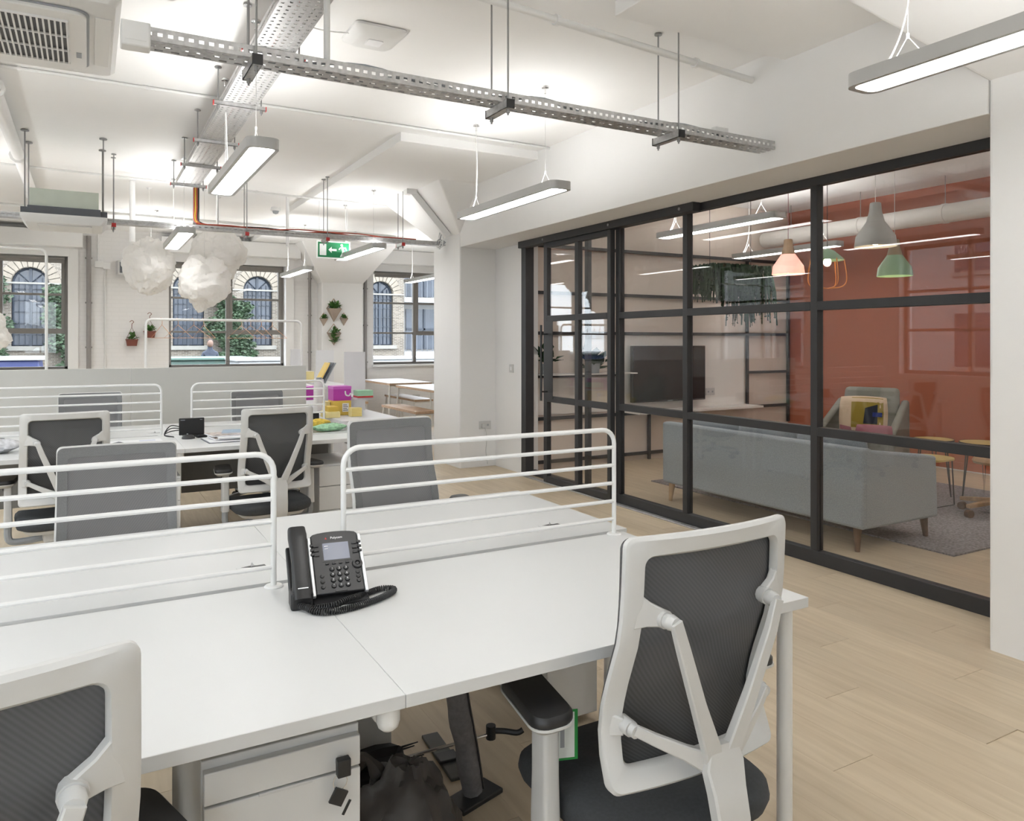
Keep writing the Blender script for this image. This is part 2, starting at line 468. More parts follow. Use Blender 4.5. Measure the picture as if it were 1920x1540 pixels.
ZS, ZH = .985, 2.80
FW = [(-2.1, -.27), (1.15, 3.01), (4.61, 6.47)]
wall_with_openings('wall_far', PBRICK, 'y', YF, .35, XL-.2, 9.7, -.01, ZC, [(a, b, ZS, ZH) for a, b in FW], 'white painted brick window wall')
LWN = [(-1.2, .9), (1.9, 3.9), (5.0, 6.9), (8.6, 10.6)]
wall_with_openings('wall_left', WALL, 'x', XL-.3, .3, YB-.2, YF+.3, -.01, ZC, [(a, b, .95, 2.8) for a, b in LWN], 'white side wall with windows')
BWN = [(-1.9, -.9)]  # unseen opening, put in to let daylight reach the foreground
wall_with_openings('wall_back', WALL, 'y', YB-.3, .3, XL-.2, 9.7, -.01, ZC, [(a, b, .95, 2.8) for a, b in BWN], 'white wall behind the viewer')
# right-hand side: beam above the glazing, end wall beside the column, wall towards the viewer
struct(MB().box(XCOL, 4.25, 1.977, 7.658, ZBEAM, ZC+.02).build('wall_right', WALL, bevel=.004), 'white bulkhead above the black framed glazing')
wr = struct(MB().box(XR, 4.25, 7.02, 7.658, -.01, ZBEAM+.001).build('wall_side', WALL), 'short white wall between glazing and column')
struct(MB().box(XR, 4.25, YB-.2, 1.4, -.01, ZC).build('wall_near', WALL), 'white wall right of the viewer')
def column(name, x0, x1, y0, y1, label, zc=2.62, grow=.46):
    mb = MB()
    r = .018
    mb.loft([[(u, v, 0) for u, v in rrect(x0, x1, y0, y1, r, 3)], [(u, v, zc) for u, v in rrect(x0, x1, y0, y1, r, 3)],
             [(u, v, 3.10) for u, v in rrect(x0-grow, x1+grow, y0-grow, y1+grow, r, 3)], [(u, v, 3.12) for u, v in rrect(x0-grow, x1+grow, y0-grow, y1+grow, r, 3)]])
    return struct(mb.build(name, WALL), label)
column('wall_column_far', XCOL, 4.40, 7.66, 8.40, 'white column with flared head at the end of the glazing')
column('wall_column_near', XCOL, 4.40, 1.15, 1.975, 'white column with flared head right of the glazing')
column('wall_column_window', 3.57, 4.32, 13.2, 13.9, 'white column with flared head between the windows', zc=2.45)
# lounge and cafe shells
struct(MB().box(4.2, 8.5, 7.2, 7.34, -.01, ZC).build('wall_lounge_back', LWALL), 'plaster wall at the back of the glazed lounge')
wall_with_openings('wall_lounge_side', TERRA, 'x', 8.35, .2, -.2, 7.3, -.01, ZC, [(.6, 2.9, .8, 2.7)], 'terracotta painted wall of the lounge')
struct(MB().box(4.07, 8.5, -.25, -.05, -.01, ZC).build('wall_lounge_near', LWALL), 'near wall of the glazed lounge')
struct(MB().box(9.6, 9.8, YB, YF+.2, -.01, ZC).build('wall_cafe', WALL), 'far right wall of the eating area')
struct(MB().box(8.335, 8.35, 2.95, 7.2, 0, .09).build('baseboard_lounge', TERRA), 'terracotta skirting board')
struct(MB().box(8.328, 8.335, 2.95, 7.2, 0, .012).build('trim_4', LWHITE), 'pale strip at the skirting')

# windows -------------------------------------------------------------
def bars(root, name, m, lst):
    for b in lst: MB().box(*b).build(name, m, root, bevel=.003)
def window_far(n, a, b, label, mull, hop):
    r = sroot('window_%d' % n, label)
    y0, y1 = YF+.14, YF+.20
    f = .045
    bars(r, 'frame', WFRAME, [(a, a+f, y0, y1, ZS, ZH), (b-f, b, y0, y1, ZS, ZH), (a, b, y0, y1, ZS, ZS+f), (a, b, y0, y1, ZH-f, ZH)])
    bars(r, 'mullion', WFRAME, [(mull-.03, mull+.03, y0-.01, y1, ZS+f, ZH-f)])
    rows = [1.575, 2.14]
    bars(r, 'glazing_bar', WFRAME, [(a+f, mull-.03, y0, y1, z-.017, z+.017) for z in rows] + [(mull+.03, b-f, y0, y1, z-(.04 if k == 0 else .017), z+(.04 if k == 0 else .017)) for k, z in enumerate(rows)])
    if hop:
        bars(r, 'casement', WFRAME, [(mull+.03, mull+.075, y0-.012, y1, rows[0]+.04, ZH-f), (b-f-.045, b-f, y0-.012, y1, rows[0]+.04, ZH-f)])
    for (p, q) in ((a+f, mull-.03), (mull+.03, b-f)):
        zs = [ZS+f] + rows + [ZH-f]
        for k in range(3): MB().box(p, q, YF+.165, YF+.171, zs[k]+.012, zs[k+1]-.012).build('pane', WGLASS, r)
    MB().box(a-.03, b+.03, YF-.05, YF+.14, ZS-.04, ZS).build('window_sill', WALL, r, bevel=.004)
    return r
window_far(1, *FW[0], 'steel framed window at the left with tree and blue boat outside', -1.19, True)
window_far(2, *FW[1], 'steel framed window behind the paper cloud lamps', 2.08, True)
window_far(3, *FW[2], 'steel framed window above the white eating tables', 5.48, True)
# lining boards and roller shutter housings over the far windows
for n, (a, b) in enumerate(FW):
    MBb = MB().box(a-.13 if n else a-.1, b+.20, YF-.30, YF-.003, 2.845, 3.09).build('shutter_housing', WALL, bevel=.006)
    tag(MBb, ['white shutter housing over the leftmost window', 'white shutter housing behind the paper cloud lamps', 'white shutter housing over the eating area window'][n], 'shutter box')
    struct(MB().box(a-.02, b+.02, YF-.06, YF, 2.72, 2.845).build('trim_%d' % (5+n), WALL, bevel=.003), 'white lintel board above window')
    struct(MB().box(b, b+.14, YF-.05, YF, .98, 2.845).build('trim_%d' % (8+n), WALL, bevel=.003), 'white window lining board')
    bl = MB().cyl((a+.04, YF+.07, 2.70), (b-.04, YF+.07, 2.70), .032, n=10).box(a+.05, b-.05, YF+.062, YF+.066, 2.62, 2.70)
    bl = bl.build('roller_blind', mat('blind_grey', (.26, .245, .23), .7), smooth=True)
    tag(bl, ['rolled grey blind in the leftmost window', 'rolled grey blind in the window behind the paper lamps', 'rolled grey blind in the eating area window'][n], 'blind')
k = 0
for (a, b) in LWN:
    k += 1
    r = sroot('window_%d' % (3+k), 'side window of the main room')
    xs0, xs1 = XL-.18, XL-.12
    bars(r, 'frame', WFRAME, [(xs0, xs1, a, a+.05, .95, 2.8), (xs0, xs1, b-.05, b, .95, 2.8), (xs0, xs1, a, b, .95, 1.0), (xs0, xs1, a, b, 2.75, 2.8), (xs0, xs1, (a+b)/2-.025, (a+b)/2+.025, 1, 2.75), (xs0, xs1, a, b, 1.56, 1.60), (xs0, xs1, a, b, 2.12, 2.16)])
    MB().box(XL-.153, XL-.147, a+.05, b-.05, 1, 2.75).build('pane', WGLASS, r)
    portal(XL-.1, (a+b)/2, 1.87, 1.85, b-a, (0, -PI/2, 0))
for (a, b) in BWN:
    k += 1
    r = sroot('window_%d' % (3+k), 'unseen window added behind the viewer for daylight')
    bars(r, 'frame', WFRAME, [(a, a+.05, YB-.2, YB-.14, .95, 2.8), (b-.05, b, YB-.2, YB-.14, .95, 2.8), (a, b, YB-.2, YB-.14, .95, 1), (a, b, YB-.2, YB-.14, 2.75, 2.8), ((a+b)/2-.025, (a+b)/2+.025, YB-.2, YB-.14, 1, 2.75)])
    MB().box(a+.05, b-.05, YB-.173, YB-.167, 1, 2.75).build('pane', WGLASS, r)
    portal((a+b)/2, YB-.1, 1.87, b-a, 1.85, (PI/2, 0, 0))
for (a, b) in FW: portal((a+b)/2, YF+.1, 1.87, b-a, 1.75, (-PI/2, 0, 0))
r = sroot('window_10', 'window in the terracotta wall beyond the frame')
bars(r, 'frame', WFRAME, [(8.4, 8.46, .6, .65, .8, 2.7), (8.4, 8.46, 2.85, 2.9, .8, 2.7), (8.4, 8.46, .6, 2.9, .8, .85), (8.4, 8.46, .6, 2.9, 2.65, 2.7), (8.4, 8.46, 1.72, 1.78, .85, 2.65)])
MB().box(8.428, 8.434, .65, 2.85, .85, 2.65).build('pane', WGLASS, r)
portal(8.33, 1.75, 1.75, 1.9, 2.3, (0, PI/2, 0))

# black framed glazed partition ---------------------------------------
part = sroot('window_11', 'black steel framed glazed partition of the lounge')
GX0, GX1 = XR-.03, XR+.03
YG = [1.975, 3.28, 4.476, 5.335, 7.02]
ZT = 2.44
ZR = [.845, 1.645]
def pbar(y0, y1, z0, z1, x0=GX0, x1=GX1, nm='rail', par=None, m=BSTEEL): return MB().box(x0, x1, y0, y1, z0, z1).build(nm, m, par or part, bevel=.003)
pbar(1.975, 7.02, ZT-.03, ZBEAM+.005, nm='head_rail')
pbar(1.975, 5.38, 0, .085, nm='bottom_rail')
pbar(4.1, 6.95, 0, .012, XR-.09, XR-.04, nm='floor_track', m=GALV)
for y in YG[1:4]: pbar(y-.026, y+.026, .085, ZT-.03, nm='post')
pbar(6.93, 7.02, 0, ZT, nm='post')
pbar(6.89, 6.915, .01, ZT, XR-.05, XR+.05, nm='door_jamb')
ys = [1.975]+[v for v in YG[1:4]]
for a, b in ((1.975, 3.28), (3.28, 4.476), (4.476, 5.335)):
    a2, b2 = a+(.026 if a > 2 else 0), b-.026
    for z in ZR: pbar(a2, b2, z-.028, z+.028)
    zz = [.085, ZR[0]-.028, ZR[0]+.028, ZR[1]-.028, ZR[1]+.028, ZT-.03]
    for k in range(3): MB().box(XR-.005, XR+.005, a2, b2, zz[2*k], zz[2*k+1]).build('pane', GLASS, part)
# fixed leaf behind the sliding door
pbar(5.36, 6.9, .0, .06, XR+.035, XR+.075, nm='bottom_rail'); pbar(5.87, 5.93, .06, ZT-.03, XR+.035, XR+.075, nm='post')
# sliding door, slid towards the viewer
door = sroot('door_1', 'black framed sliding glass door with long pull handle')
DX0, DX1 = XR-.085, XR-.035
d0, d1 = 5.36, 6.475
def dbar(a, b, c, d, nm='door_frame'): return MB().box(DX0, DX1, a, b, c, d).build(nm, BSTEEL, door, bevel=.003)
dbar(d0, d0+.05, .015, 2.40); dbar(d1-.065, d1, .015, 2.40)
dbar(d0+.05, d1-.065, .015, .075); dbar(d0+.05, d1-.065, 2.35, 2.40)
dbar(5.86, 5.92, .075, 2.35, 'door_mullion')
for z in ZR: dbar(d0+.05, 5.86, z-.028, z+.028, 'door_rail'); dbar(5.92, d1-.065, z-.028, z+.028, 'door_rail')
zz = [.075, ZR[0]-.028, ZR[0]+.028, ZR[1]-.028, ZR[1]+.028, 2.35]
for k in range(3):
    for a, b in ((d0+.05, 5.86), (5.92, d1-.065)): MB().box(XR-.064, XR-.056, a, b, zz[2*k], zz[2*k+1]).build('pane', GLASS, door)
hd = MB().cyl((DX0-.075, 6.40, .83), (DX0-.075, 6.40, 1.58), .011, n=10).build('door_handle', BSTEEL, door, smooth=True)
for z in (.92, 1.49): MB().cyl((DX0-.075, 6.40, z), (DX0, 6.40, z), .008, n=8).build('handle_stay', BSTEEL, hd, smooth=True)
MB().box(DX0-.004, DX0, 6.30, 6.41, .85, 1.62).build('handle_plate', BSTEEL, door)
MB().box(XR-.11, XR-.03, 4.30, 6.95, 2.40, ZBEAM).build('slide_track', BSTEEL, door, bevel=.003)
for y in (4.45, 5.36, 6.45): MB().cyl((XR-.115, y, 2.435), (XR-.108, y, 2.435), .012, n=8).build('track_bolt', STEEL, door)

# ================================================================== OUTSIDE
# across the canal: brick building with arched windows
YBD = 36.0
bld = thing('brick_building', 'yellow brick canal building with tall arched windows', 'building', (0, YBD, -2))
def arch_poly(cx, w, z0, zs, n=10):
    return [(cx-w/2, z0), (cx+w/2, z0)] + [(cx+w/2*math.cos(PI*i/n), zs+w/2*math.sin(PI*i/n)) for i in range(n+1)]
wins = [-2.02 + 2.94*(i-3) for i in range(0, 9) if -2.02+2.94*(i-3) > -13]
wz0, wzs, ww = 1.22+2, 3.75+2, 1.28
# wall built around the openings (vertical strips, arched heads)
mb = MB(); x0 = -14; x1 = 13.9; ztop = 9
edges = [x0]
def wbox(a, b, c, d): mb.box(a, b, 0, .4, c, d)
cur = x0
for c in wins:
    wbox(cur, c-ww/2, 0, ztop); wbox(c-ww/2, c+ww/2, 0, wz0)
    n = 10
    for i in range(n):
        a0 = PI-PI*i/n; a1 = PI-PI*(i+1)/n
        p = (c+ww/2*math.cos(a0), wzs+ww/2*math.sin(a0)); q = (c+ww/2*math.cos(a1), wzs+ww/2*math.sin(a1))
        mb.add([(p[0],0,p[1]),(q[0],0,q[1]),(q[0],0,ztop),(p[0],0,ztop),(p[0],.4,p[1]),(q[0],.4,q[1]),(q[0],.4,ztop),(p[0],.4,ztop)], [(0,1,2,3),(7,6,5,4),(0,4,5,1),(3,2,6,7)])
    cur = c+ww/2
wbox(cur, x1, 0, ztop)
mb.build('wall', OBRICK, bld)
MB().box(x0, x1, -.06, 0, wzs-.035, wzs+.035).build('string_course', STONE, bld)
for c in wins:
    w = MB().prism(arch_poly(c, ww, wz0, wzs), .25, .28, 'y').build('window', DGLASS, bld)
    fr = MB()
    fr.tube([(u, .2, v) for u, v in arch_poly(c, ww-.06, wz0+.03, wzs)], .05, 4, True)
    fr.box(c-.05, c+.05, .16, .24, wz0, wzs+ww/2-.03)
    for k in range(1, 6): fr.box(c-ww/2, c+ww/2, .18, .22, wz0+k*.46-.02, wz0+k*.46+.02)
    for dx in (-.4, -.2, .2, .4): fr.box(c+dx-.014, c+dx+.014, .18, .22, wz0, wzs+.25)
    for dx in (-.42, .42): fr.cyl((c, .2, wzs), (c+dx, .2, wzs+.42), .022, n=4)
    fr.build('window_bars', WINDK, w)
    MB().box(c-ww/2-.16, c+ww/2+.16, -.12, .2, wz0-.18, wz0).build('window_sill', STONE, w)
    av = MB(); N = 13
    for i in range(N):
        a0 = PI*i/N+.02; a1 = PI*(i+1)/N-.02; q = []
        for yy in (-.05, .05):
            for rr, aa in ((ww/2+.02, a0), (ww/2+.42, a0), (ww/2+.42, a1), (ww/2+.02, a1)): q.append((c+rr*math.cos(aa), yy, wzs+rr*math.sin(aa)))
        av.add(q, [(0,1,2,3),(7,6,5,4),(0,4,5,1),(1,5,6,2),(2,6,7,3),(3,7,4,0)])
    av.build('arch_stones', mat('arch_brick', (.21, .18, .145), .8, noise_amt=.15, scale=2), w)
MB().cyl((10.9, -.1, 0), (10.9, -.1, 9), .09, n=8).build('drain_pipe', mat('drain_blue', (.03, .045, .08), .5), bld)
# pale block to the right with balconies
b2 = thing('pale_apartment_block', 'pale rendered apartment block with balconies across the canal', 'building', (13.95, YBD+.6, -2))
MB().box(0, 14, .6, 5, 0, 11).build('wall', OUTW, b2)
for k in range(3):
    z = 2.9+k*2.75
    MB().box(0, 14, -.5, .6, z-.25, z).build('balcony_slab', OUTW, b2)
    for i in range(5):
        w = MB().box(.5+i*2.4, 2.5+i*2.4, .52, .6, z+.1, z+2.2).build('window', DGLASS, b2)
        MB().box(1.45+i*2.4, 1.55+i*2.4, .46, .52, z+.1, z+2.2).box(.5+i*2.4, 2.5+i*2.4, .46, .52, z+1.1, z+1.2).build('window_bars', WINDK, w)
    rl = MB()
    for i in range(48): rl.box(.1+i*.29, .13+i*.29, -.48, -.45, z, z+.95)
    rl.box(0, 14, -.5, -.43, z+.95, z+1.0).build('balcony_railing', mat('rail_grey', (.10, .11, .13), .5), b2)
# white building opposite the side windows (seen as a reflection in the glazing)
b3 = thing('white_terrace', 'white rendered building opposite the side windows', 'building', (-16, 0, -2))
MB().box(-5, 0, -10, 30, 0, 10).build('wall', OUTW, b3)
for i in range(8):
    for z in (2.6, 5.6):
        w = MB().box(0, .03, -5+i*3.6, -3.8+i*3.6, z, z+1.7).build('window', DGLASS, b3)
        MB().box(.03, .06, -4.45+i*3.6, -4.35+i*3.6, z, z+1.7).box(.03, .1, -5.1+i*3.6, -3.7+i*3.6, z-.12, z).build('window_bars', STONE, w)
# canal and banks
struct(MB().box(-60, 60, 14.2, 34.5, -2.4, -1.15).build('floor_canal', WATER), 'canal water')
struct(MB().box(-60, 60, 33.5, 60, -2.4, -.55).build('floor_quay', TOWP), 'quay across the canal')
struct(MB().box(-60, XL-.5, -40, 14.2, -2.4, -.9).build('floor_yard', TOWP), 'paved yard beside the building')

def leaf_cloud(rs, blobs, n, size):
    mb = MB()
    for _ in range(n):
        c, rad = rs.choice(blobs)
        d = Vector((rs.gauss(0, 1), rs.gauss(0, 1), rs.gauss(0, 1))).normalized()
        k = rs.random()**.35
        p = Vector((c[0]+d.x*rad[0]*k, c[1]+d.y*rad[1]*k, c[2]+d.z*rad[2]*k))
        a, b = basis((rs.gauss(0, 1), rs.gauss(0, 1)-.8, rs.gauss(0, 1)+.3)); s_ = size*(.6+.8*rs.random()); b = b*.6
        mb.add([p-a*s_, p-b*s_, p+a*s_, p+b*s_], [(0,1,2,3)])
    return mb
def climber(x, z0, z1, w, label, n=1500, m=IVY):
    r = thing('climbing_ivy', label, 'climber', (x, YBD-.45, z0), group='climbers on the brick building')
    h = z1-z0; rs = random.Random(int(x*10)+50)
    blobs = [((rs.uniform(-.35, .35)*w, -.05, h*(i+.5)/8), (w*.55, .32, h*.10)) for i in range(8)]
    f = leaf_cloud(rs, blobs, int(n*2.2), .075).build('foliage', m, r); f['kind'] = 'stuff'
    MB().tube([(0, .1, -.4), (.1, .15, h*.4), (-.1, .15, h*.8)], .05, 6).build('stem', DWOOD, r)
climber(-3.55, -.4, 4.0, 1.2, 'bright green climber at the left edge of the leftmost window')
climber(-.62, -.5, 3.6, 1.2, 'dark green climber right of the leftmost arched window')
climber(5.45, .7, 3.5, 1.5, 'large rounded ivy in front of the middle window', 2600)
climber(5.55, -.6, .9, 1.2, 'low leafy growth under the large rounded ivy', 700)
climber(8.30, -.2, 4.2, .75, 'yellow green climber at the right of the middle window', 900, mat('leaf_lime', (.10, .17, .03), .6, noise_amt=.4, scale=3))
climber(2.55, -1.0, .6, .9, 'small bush beside the green boat cabin', 500, mat('leaf_lime2', (.11, .18, .06), .6, noise_amt=.4, scale=3))

def narrowboat(x, y, L, cols, label, z=-1.1, cab=1.55, two=False):
    r = thing('narrowboat', label, 'boat', (x, y, z))
    hull = MB().loft([[(-L/2+.6, -.9, -.3), (L/2-.6, -.9, -.3), (L/2-.6, .9, -.3), (-L/2+.6, .9, -.3)], [(-L/2, -1.05, .85), (L/2, -1.05, .85), (L/2, 1.05, .85), (-L/2, 1.05, .85)]])
    hull.build('hull', cols[0], r, bevel=.03)
    MB().box(-L/2-.05, L/2+.05, -1.1, 1.1, .85, .95).build('gunwale', cols[1], r, bevel=.01)
    MB().loft([[(-L/2+1.3, -.9, .95), (L/2-1.8, -.9, .95), (L/2-1.8, .9, .95), (-L/2+1.3, .9, .95)], [(-L/2+1.4, -.75, .95+cab-.55), (L/2-1.9, -.75, .95+cab-.55), (L/2-1.9, .75, .95+cab-.55), (-L/2+1.4, .75, .95+cab-.55)]]).build('cabin', cols[2], r, bevel=.03)
    MB().box(-L/2+1.3, L/2-1.8, -.82, .82, .95+cab-.55, 1.02+cab-.55).build('roof', cols[3], r, bevel=.02)
    MB().box(-L/2+1.32, L/2-1.82, -.93, -.88, .95+(cab-.55)*.62, .95+(cab-.55)*.72).build('stripe', cols[4], r)
    n = int((L-4)/1.7)
    for i in range(n):
        xx = -L/2+2.2+i*1.7
        MB().box(xx, xx+.75, -.93, -.84, 1.15, 1.15+(cab-.55)*.42).build('window', DGLASS if not two else BOATW, r)
    return r
narrowboat(-3.3, 19.4, 8.6, (BLUEB, BOATR, BLUEB, BOATW, BOATW), 'blue narrowboat with white roof outside the leftmost window', cab=1.72)
narrowboat(7.6, 20.4, 11.5, (BLUEB, BOATW, BOATW, BOATW, BOATR), 'white narrowboat with red stripe outside the middle window', cab=1.62, two=True)
gb = thing('boat_cabin', 'grey green boat cabin behind the white narrowboat', 'boat', (2.7, 23.2, -1.1))
MB().box(-1.4, 1.3, -1, 1, -.1, 2.0).build('cabin', BOATG, gb, bevel=.04); MB().box(-1.5, 1.4, -1.1, 1.1, 2.0, 2.07).build('roof', BOATG, gb, bevel=.02)
MB().box(-1.55, 1.45, -1.1, 1.1, -.5, .3).build('hull', SLATE, gb, bevel=.05)

# person standing on the boat beyond the middle window
pr = thing('person', 'person in a blue grey jacket on the boat beyond the window', 'person', (3.32, 25.2, -.35))
me = bpy.data.meshes.new('body')
sk = [(0,0,.95,.13),(0,0,1.15,.15),(0,0,1.38,.17),(0,0,1.52,.06),(0,0,1.62,.085),(0,-.01,1.72,.10),(0,0,1.80,.06),
      (-.19,0,1.40,.075),(-.27,-.03,1.15,.055),(-.20,-.22,1.02,.045),(.19,0,1.40,.075),(.27,-.03,1.15,.055),(.22,-.22,1.02,.045),
      (-.1,0,.85,.10),(-.11,.0,.48,.07),(-.12,.03,.08,.05),(-.12,-.12,.03,.04),(.1,0,.85,.10),(.11,0,.48,.07),(.12,.03,.08,.05),(.12,-.12,.03,.04)]
me.from_pydata([p[:3] for p in sk], [(0,1),(1,2),(2,3),(3,4),(4,5),(5,6),(2,7),(7,8),(8,9),(2,10),(10,11),(11,12),(0,13),(13,14),(14,15),(15,16),(0,17),(17,18),(18,19),(19,20)], [])
me.materials.append(CLOTH)
po = bpy.data.objects.new('body', me); C.objects.link(po); po.parent = pr
sm = po.modifiers.new('skin', 'SKIN'); sl = me.skin_vertices[0].data
for i, p in enumerate(sk): sl[i].radius = (p[3], p[3]*.8); sl[i].use_root = (i == 0)
po.modifiers.new('sub', 'SUBSURF').render_levels = 1
MB().sphere((0, -.012, 1.70), .093, .108, .13).build('face', SKIN, pr, smooth=True)
MB().sphere((0, .02, 1.745), .10, .108, .115).build('hair', HAIR, pr, smooth=True)

# ================================================================== CEILING SERVICES
def perf_strip(mb, u0, u1, v0, v1, w0, w1, pitch, frac, phase, m, ef=.30):
    """slotted strip: two solid edges and webs between the slots (u along, v across, w thickness)"""
    e = (v1-v0)*ef
    def bx(a, b, c, d): mb.box(*m(a, b, c, d, w0, w1))
    bx(u0, u1, v0, v0+e); bx(u0, u1, v1-e, v1)
    u = u0 + phase*pitch
    web = pitch*(1-frac)
    while u < u1-web:
        bx(u, u+web, v0+e, v1-e); u += pitch
def perf_tray(name, label, L, w, h, rows, pitch, loc, rotz, fb=.5):
    r = thing(name, label, 'cable tray', loc, rotz)
    base = MB(); sw = w/rows
    fz = lambda a, b, c, d, e, f: (a, b, c, d, e, f)
    for k in range(rows): perf_strip(base, 0, L, -w/2+k*sw, -w/2+(k+1)*sw, 0, .0015, pitch, fb, (k % 2)*.5, fz)
    base.build('tray_base', GALV, r)
    for s in (-1, 1):
        sd = MB(); y = s*w/2
        fy = lambda a, b, c, d, e, f: (a, b, y+e-.00075, y+f-.00075, c, d)
        perf_strip(sd, 0, L, 0, h, 0, .0015, pitch*.62, .50, 0, fy, .36)
        sd.box(0, L, y-.006 if s > 0 else y, y if s > 0 else y+.006, h-.002, h)
        sd.build('tray_side', GALV, r)
    return r
def trapeze(root, x, w, z0, ztop, ext=.05, strut=.04, capm=BLK, rod=True):
    ztop -= .004
    """strut channel under the tray with two threaded rods; local coordinates of the tray"""
    st = MB().box(x-strut/2, x+strut/2, -w/2-ext, w/2+ext, z0-strut, z0-strut+.003)
    st.box(x-strut/2, x-strut/2+.003, -w/2-ext, w/2+ext, z0-strut, z0-.001).box(x+strut/2-.003, x+strut/2, -w/2-ext, w/2+ext, z0-strut, z0-.001)
    b = st.build('support_bracket', GALV, root)
    MB().box(x-strut/2-.001, x+strut/2+.001, -w/2-ext-.004, -w/2-ext+.002, z0-strut-.001, z0+.001).build('end_cap', capm, b)
    MB().box(x-strut/2-.001, x+strut/2+.001, w/2+ext-.002, w/2+ext+.004, z0-strut-.001, z0+.001).build('end_cap', capm, b)
    for s in (-1, 1):
        y = s*(w/2+ext*.5)
        rd = MB().cyl((x, y, z0-strut-.03), (x, y, ztop), .0045, n=6).build('threaded_rod', STEEL, root)
        MB().cyl((x, y, z0-strut-.02), (x, y, z0-strut), .009, n=6).build('nut', STEEL, rd)
        MB().cyl((x, y, ztop-.006), (x, y, ztop), .022, n=10).build('ceiling_plate', STEEL, rd)

TZ = 2.575
t1 = perf_tray('cable_tray', 'long slotted cable tray running from the near air conditioner to the right wall', 3.47, .12, .05, 3, .06, (.14, 3.27, TZ), 0)
for xx in (.455, 1.62, 2.69): trapeze(t1, xx, .12, 0, ZC-TZ)
for k, (yy, zz) in enumerate(((-.025, .02), (.02, .025))):
    pts = [(0, yy, zz)]
    rs = random.Random(k)
    for q in range(1, 12): pts.append((q*.31, yy+rs.uniform(-.02, .02), zz+(.045 if q in (3+k, 6, 9) else rs.uniform(0, .01))))
    MB().tube(spline(pts, 4), .0065, 6).build('cable', GPL, t1, smooth=True)
jb = tag(MB().box(-.05, .05, -.035, .035, -.047, .047).build('junction_box', WCE, bevel=.006, loc=(.155, 3.165, 2.562)), 'white plastic junction box beside the near air conditioner', 'junction box')
MB().box(-.035, .035, -.037, -.035, -.025, .0).build('lid', WCE, jb)
jb2 = tag(MB().box(-.05, .05, -.02, .02, 0, .04).build('junction_box', WCE, bevel=.005, loc=(3.22, 3.27, TZ+.052)), 'small white box on the tray near the right wall', 'junction box')

t2 = perf_tray('cable_tray', 'broad perforated cable tray running away towards the windows', 5.2, .21, .055, 6, .045, (.855, 2.85, 2.95), PI/2, .30)
for xx in (.25, 1.25, 2.27, 3.30, 4.20, 5.13): trapeze(t2, xx, .21, 0, ZC-2.95, ext=.055, strut=.026, capm=RED)
for k in range(6):
    rs = random.Random(40+k); yy = -.08+k*.032
    MB().tube(spline([(q*.4, yy+rs.uniform(-.01, .01), .014+rs.uniform(0, .012)) for q in range(14)], 3), .007, 6).build('cable', (WPL, GPL, WPL, CABLE_R, WPL, GPL)[k], t2, smooth=True)
# vertical drop between the broad tray and the far tray
td = thing('cable_drop', 'vertical tray with red and yellow cables hanging under the broad tray', 'cable drop', (.93, 8.04, 2.55))
MB().box(-.03, .03, 0, .003, 0, .42).box(-.03, -.027, -.015, 0, 0, .42).box(.027, .03, -.015, 0, 0, .42).build('drop_tray', GALV, td)
for k, m in enumerate((CABLE_R, CABLE_Y, CABLE_R, BLK)):
    MB().tube(spline([(-.02+k*.013, -.008, .42), (-.02+k*.013, -.012, .2), (-.018+k*.013, -.01, .06), (.05+k*.02, -.01, .012+k*.004)], 5), .006, 6).build('cable', m, td, smooth=True)

T3Z = 2.52
t3 = perf_tray('cable_tray', 'slotted cable tray with red cables in front of the window wall', 5.75, .11, .045, 3, .09, (-2.15, 8.06, T3Z), 0)
for k, xx in enumerate((1.40, 2.36, 3.55, 4.37, 5.22)): trapeze(t3, xx, .11, 0, ZC-T3Z, ext=.04, strut=.035, capm=RED)
for k, (m, z) in enumerate(((CABLE_R, .045), (CABLE_R, .055), (BLK, .05), (WPL, .04))):
    rs = random.Random(70+k)
    MB().tube(spline([(3.08+q*.33, -.04+k*.022, z+rs.uniform(-.01, .018)) for q in range(8)], 3), .007, 6).build('cable', m, t3, smooth=True)
# tangle of cables where the far tray meets the column
tg = thing('cable_bundle', 'tangle of white cables where the tray meets the column', 'cables', (3.58, 8.02, 2.52))
for k in range(7):
    rs = random.Random(k+5)
    MB().tube(spline([(-.05, rs.uniform(-.05, .05), 0)] + [(rs.uniform(-.09, .0), rs.uniform(-.08, .06), rs.uniform(-.03, .06)) for _ in range(3)] + [(-.02, rs.uniform(-.04, .02), .22)], 5), .006, 6).build('cable', WCE if k % 3 else GPL, tg, smooth=True)
# sloping white trunking on the flare of the far column
tr = tag(MB().cbox((0, 0, 0), (.075, .055, .68), Matrix.Rotation(-math.radians(43), 3, 'Y')).build('cable_trunking', WCE, bevel=.004, loc=(3.33, 7.86, 2.86)), 'white trunking sloping down the flared column head', 'trunking')
MB().box(-.28, -.16, -.05, .05, .18, .235).build('trunking_box', WCE, tr)

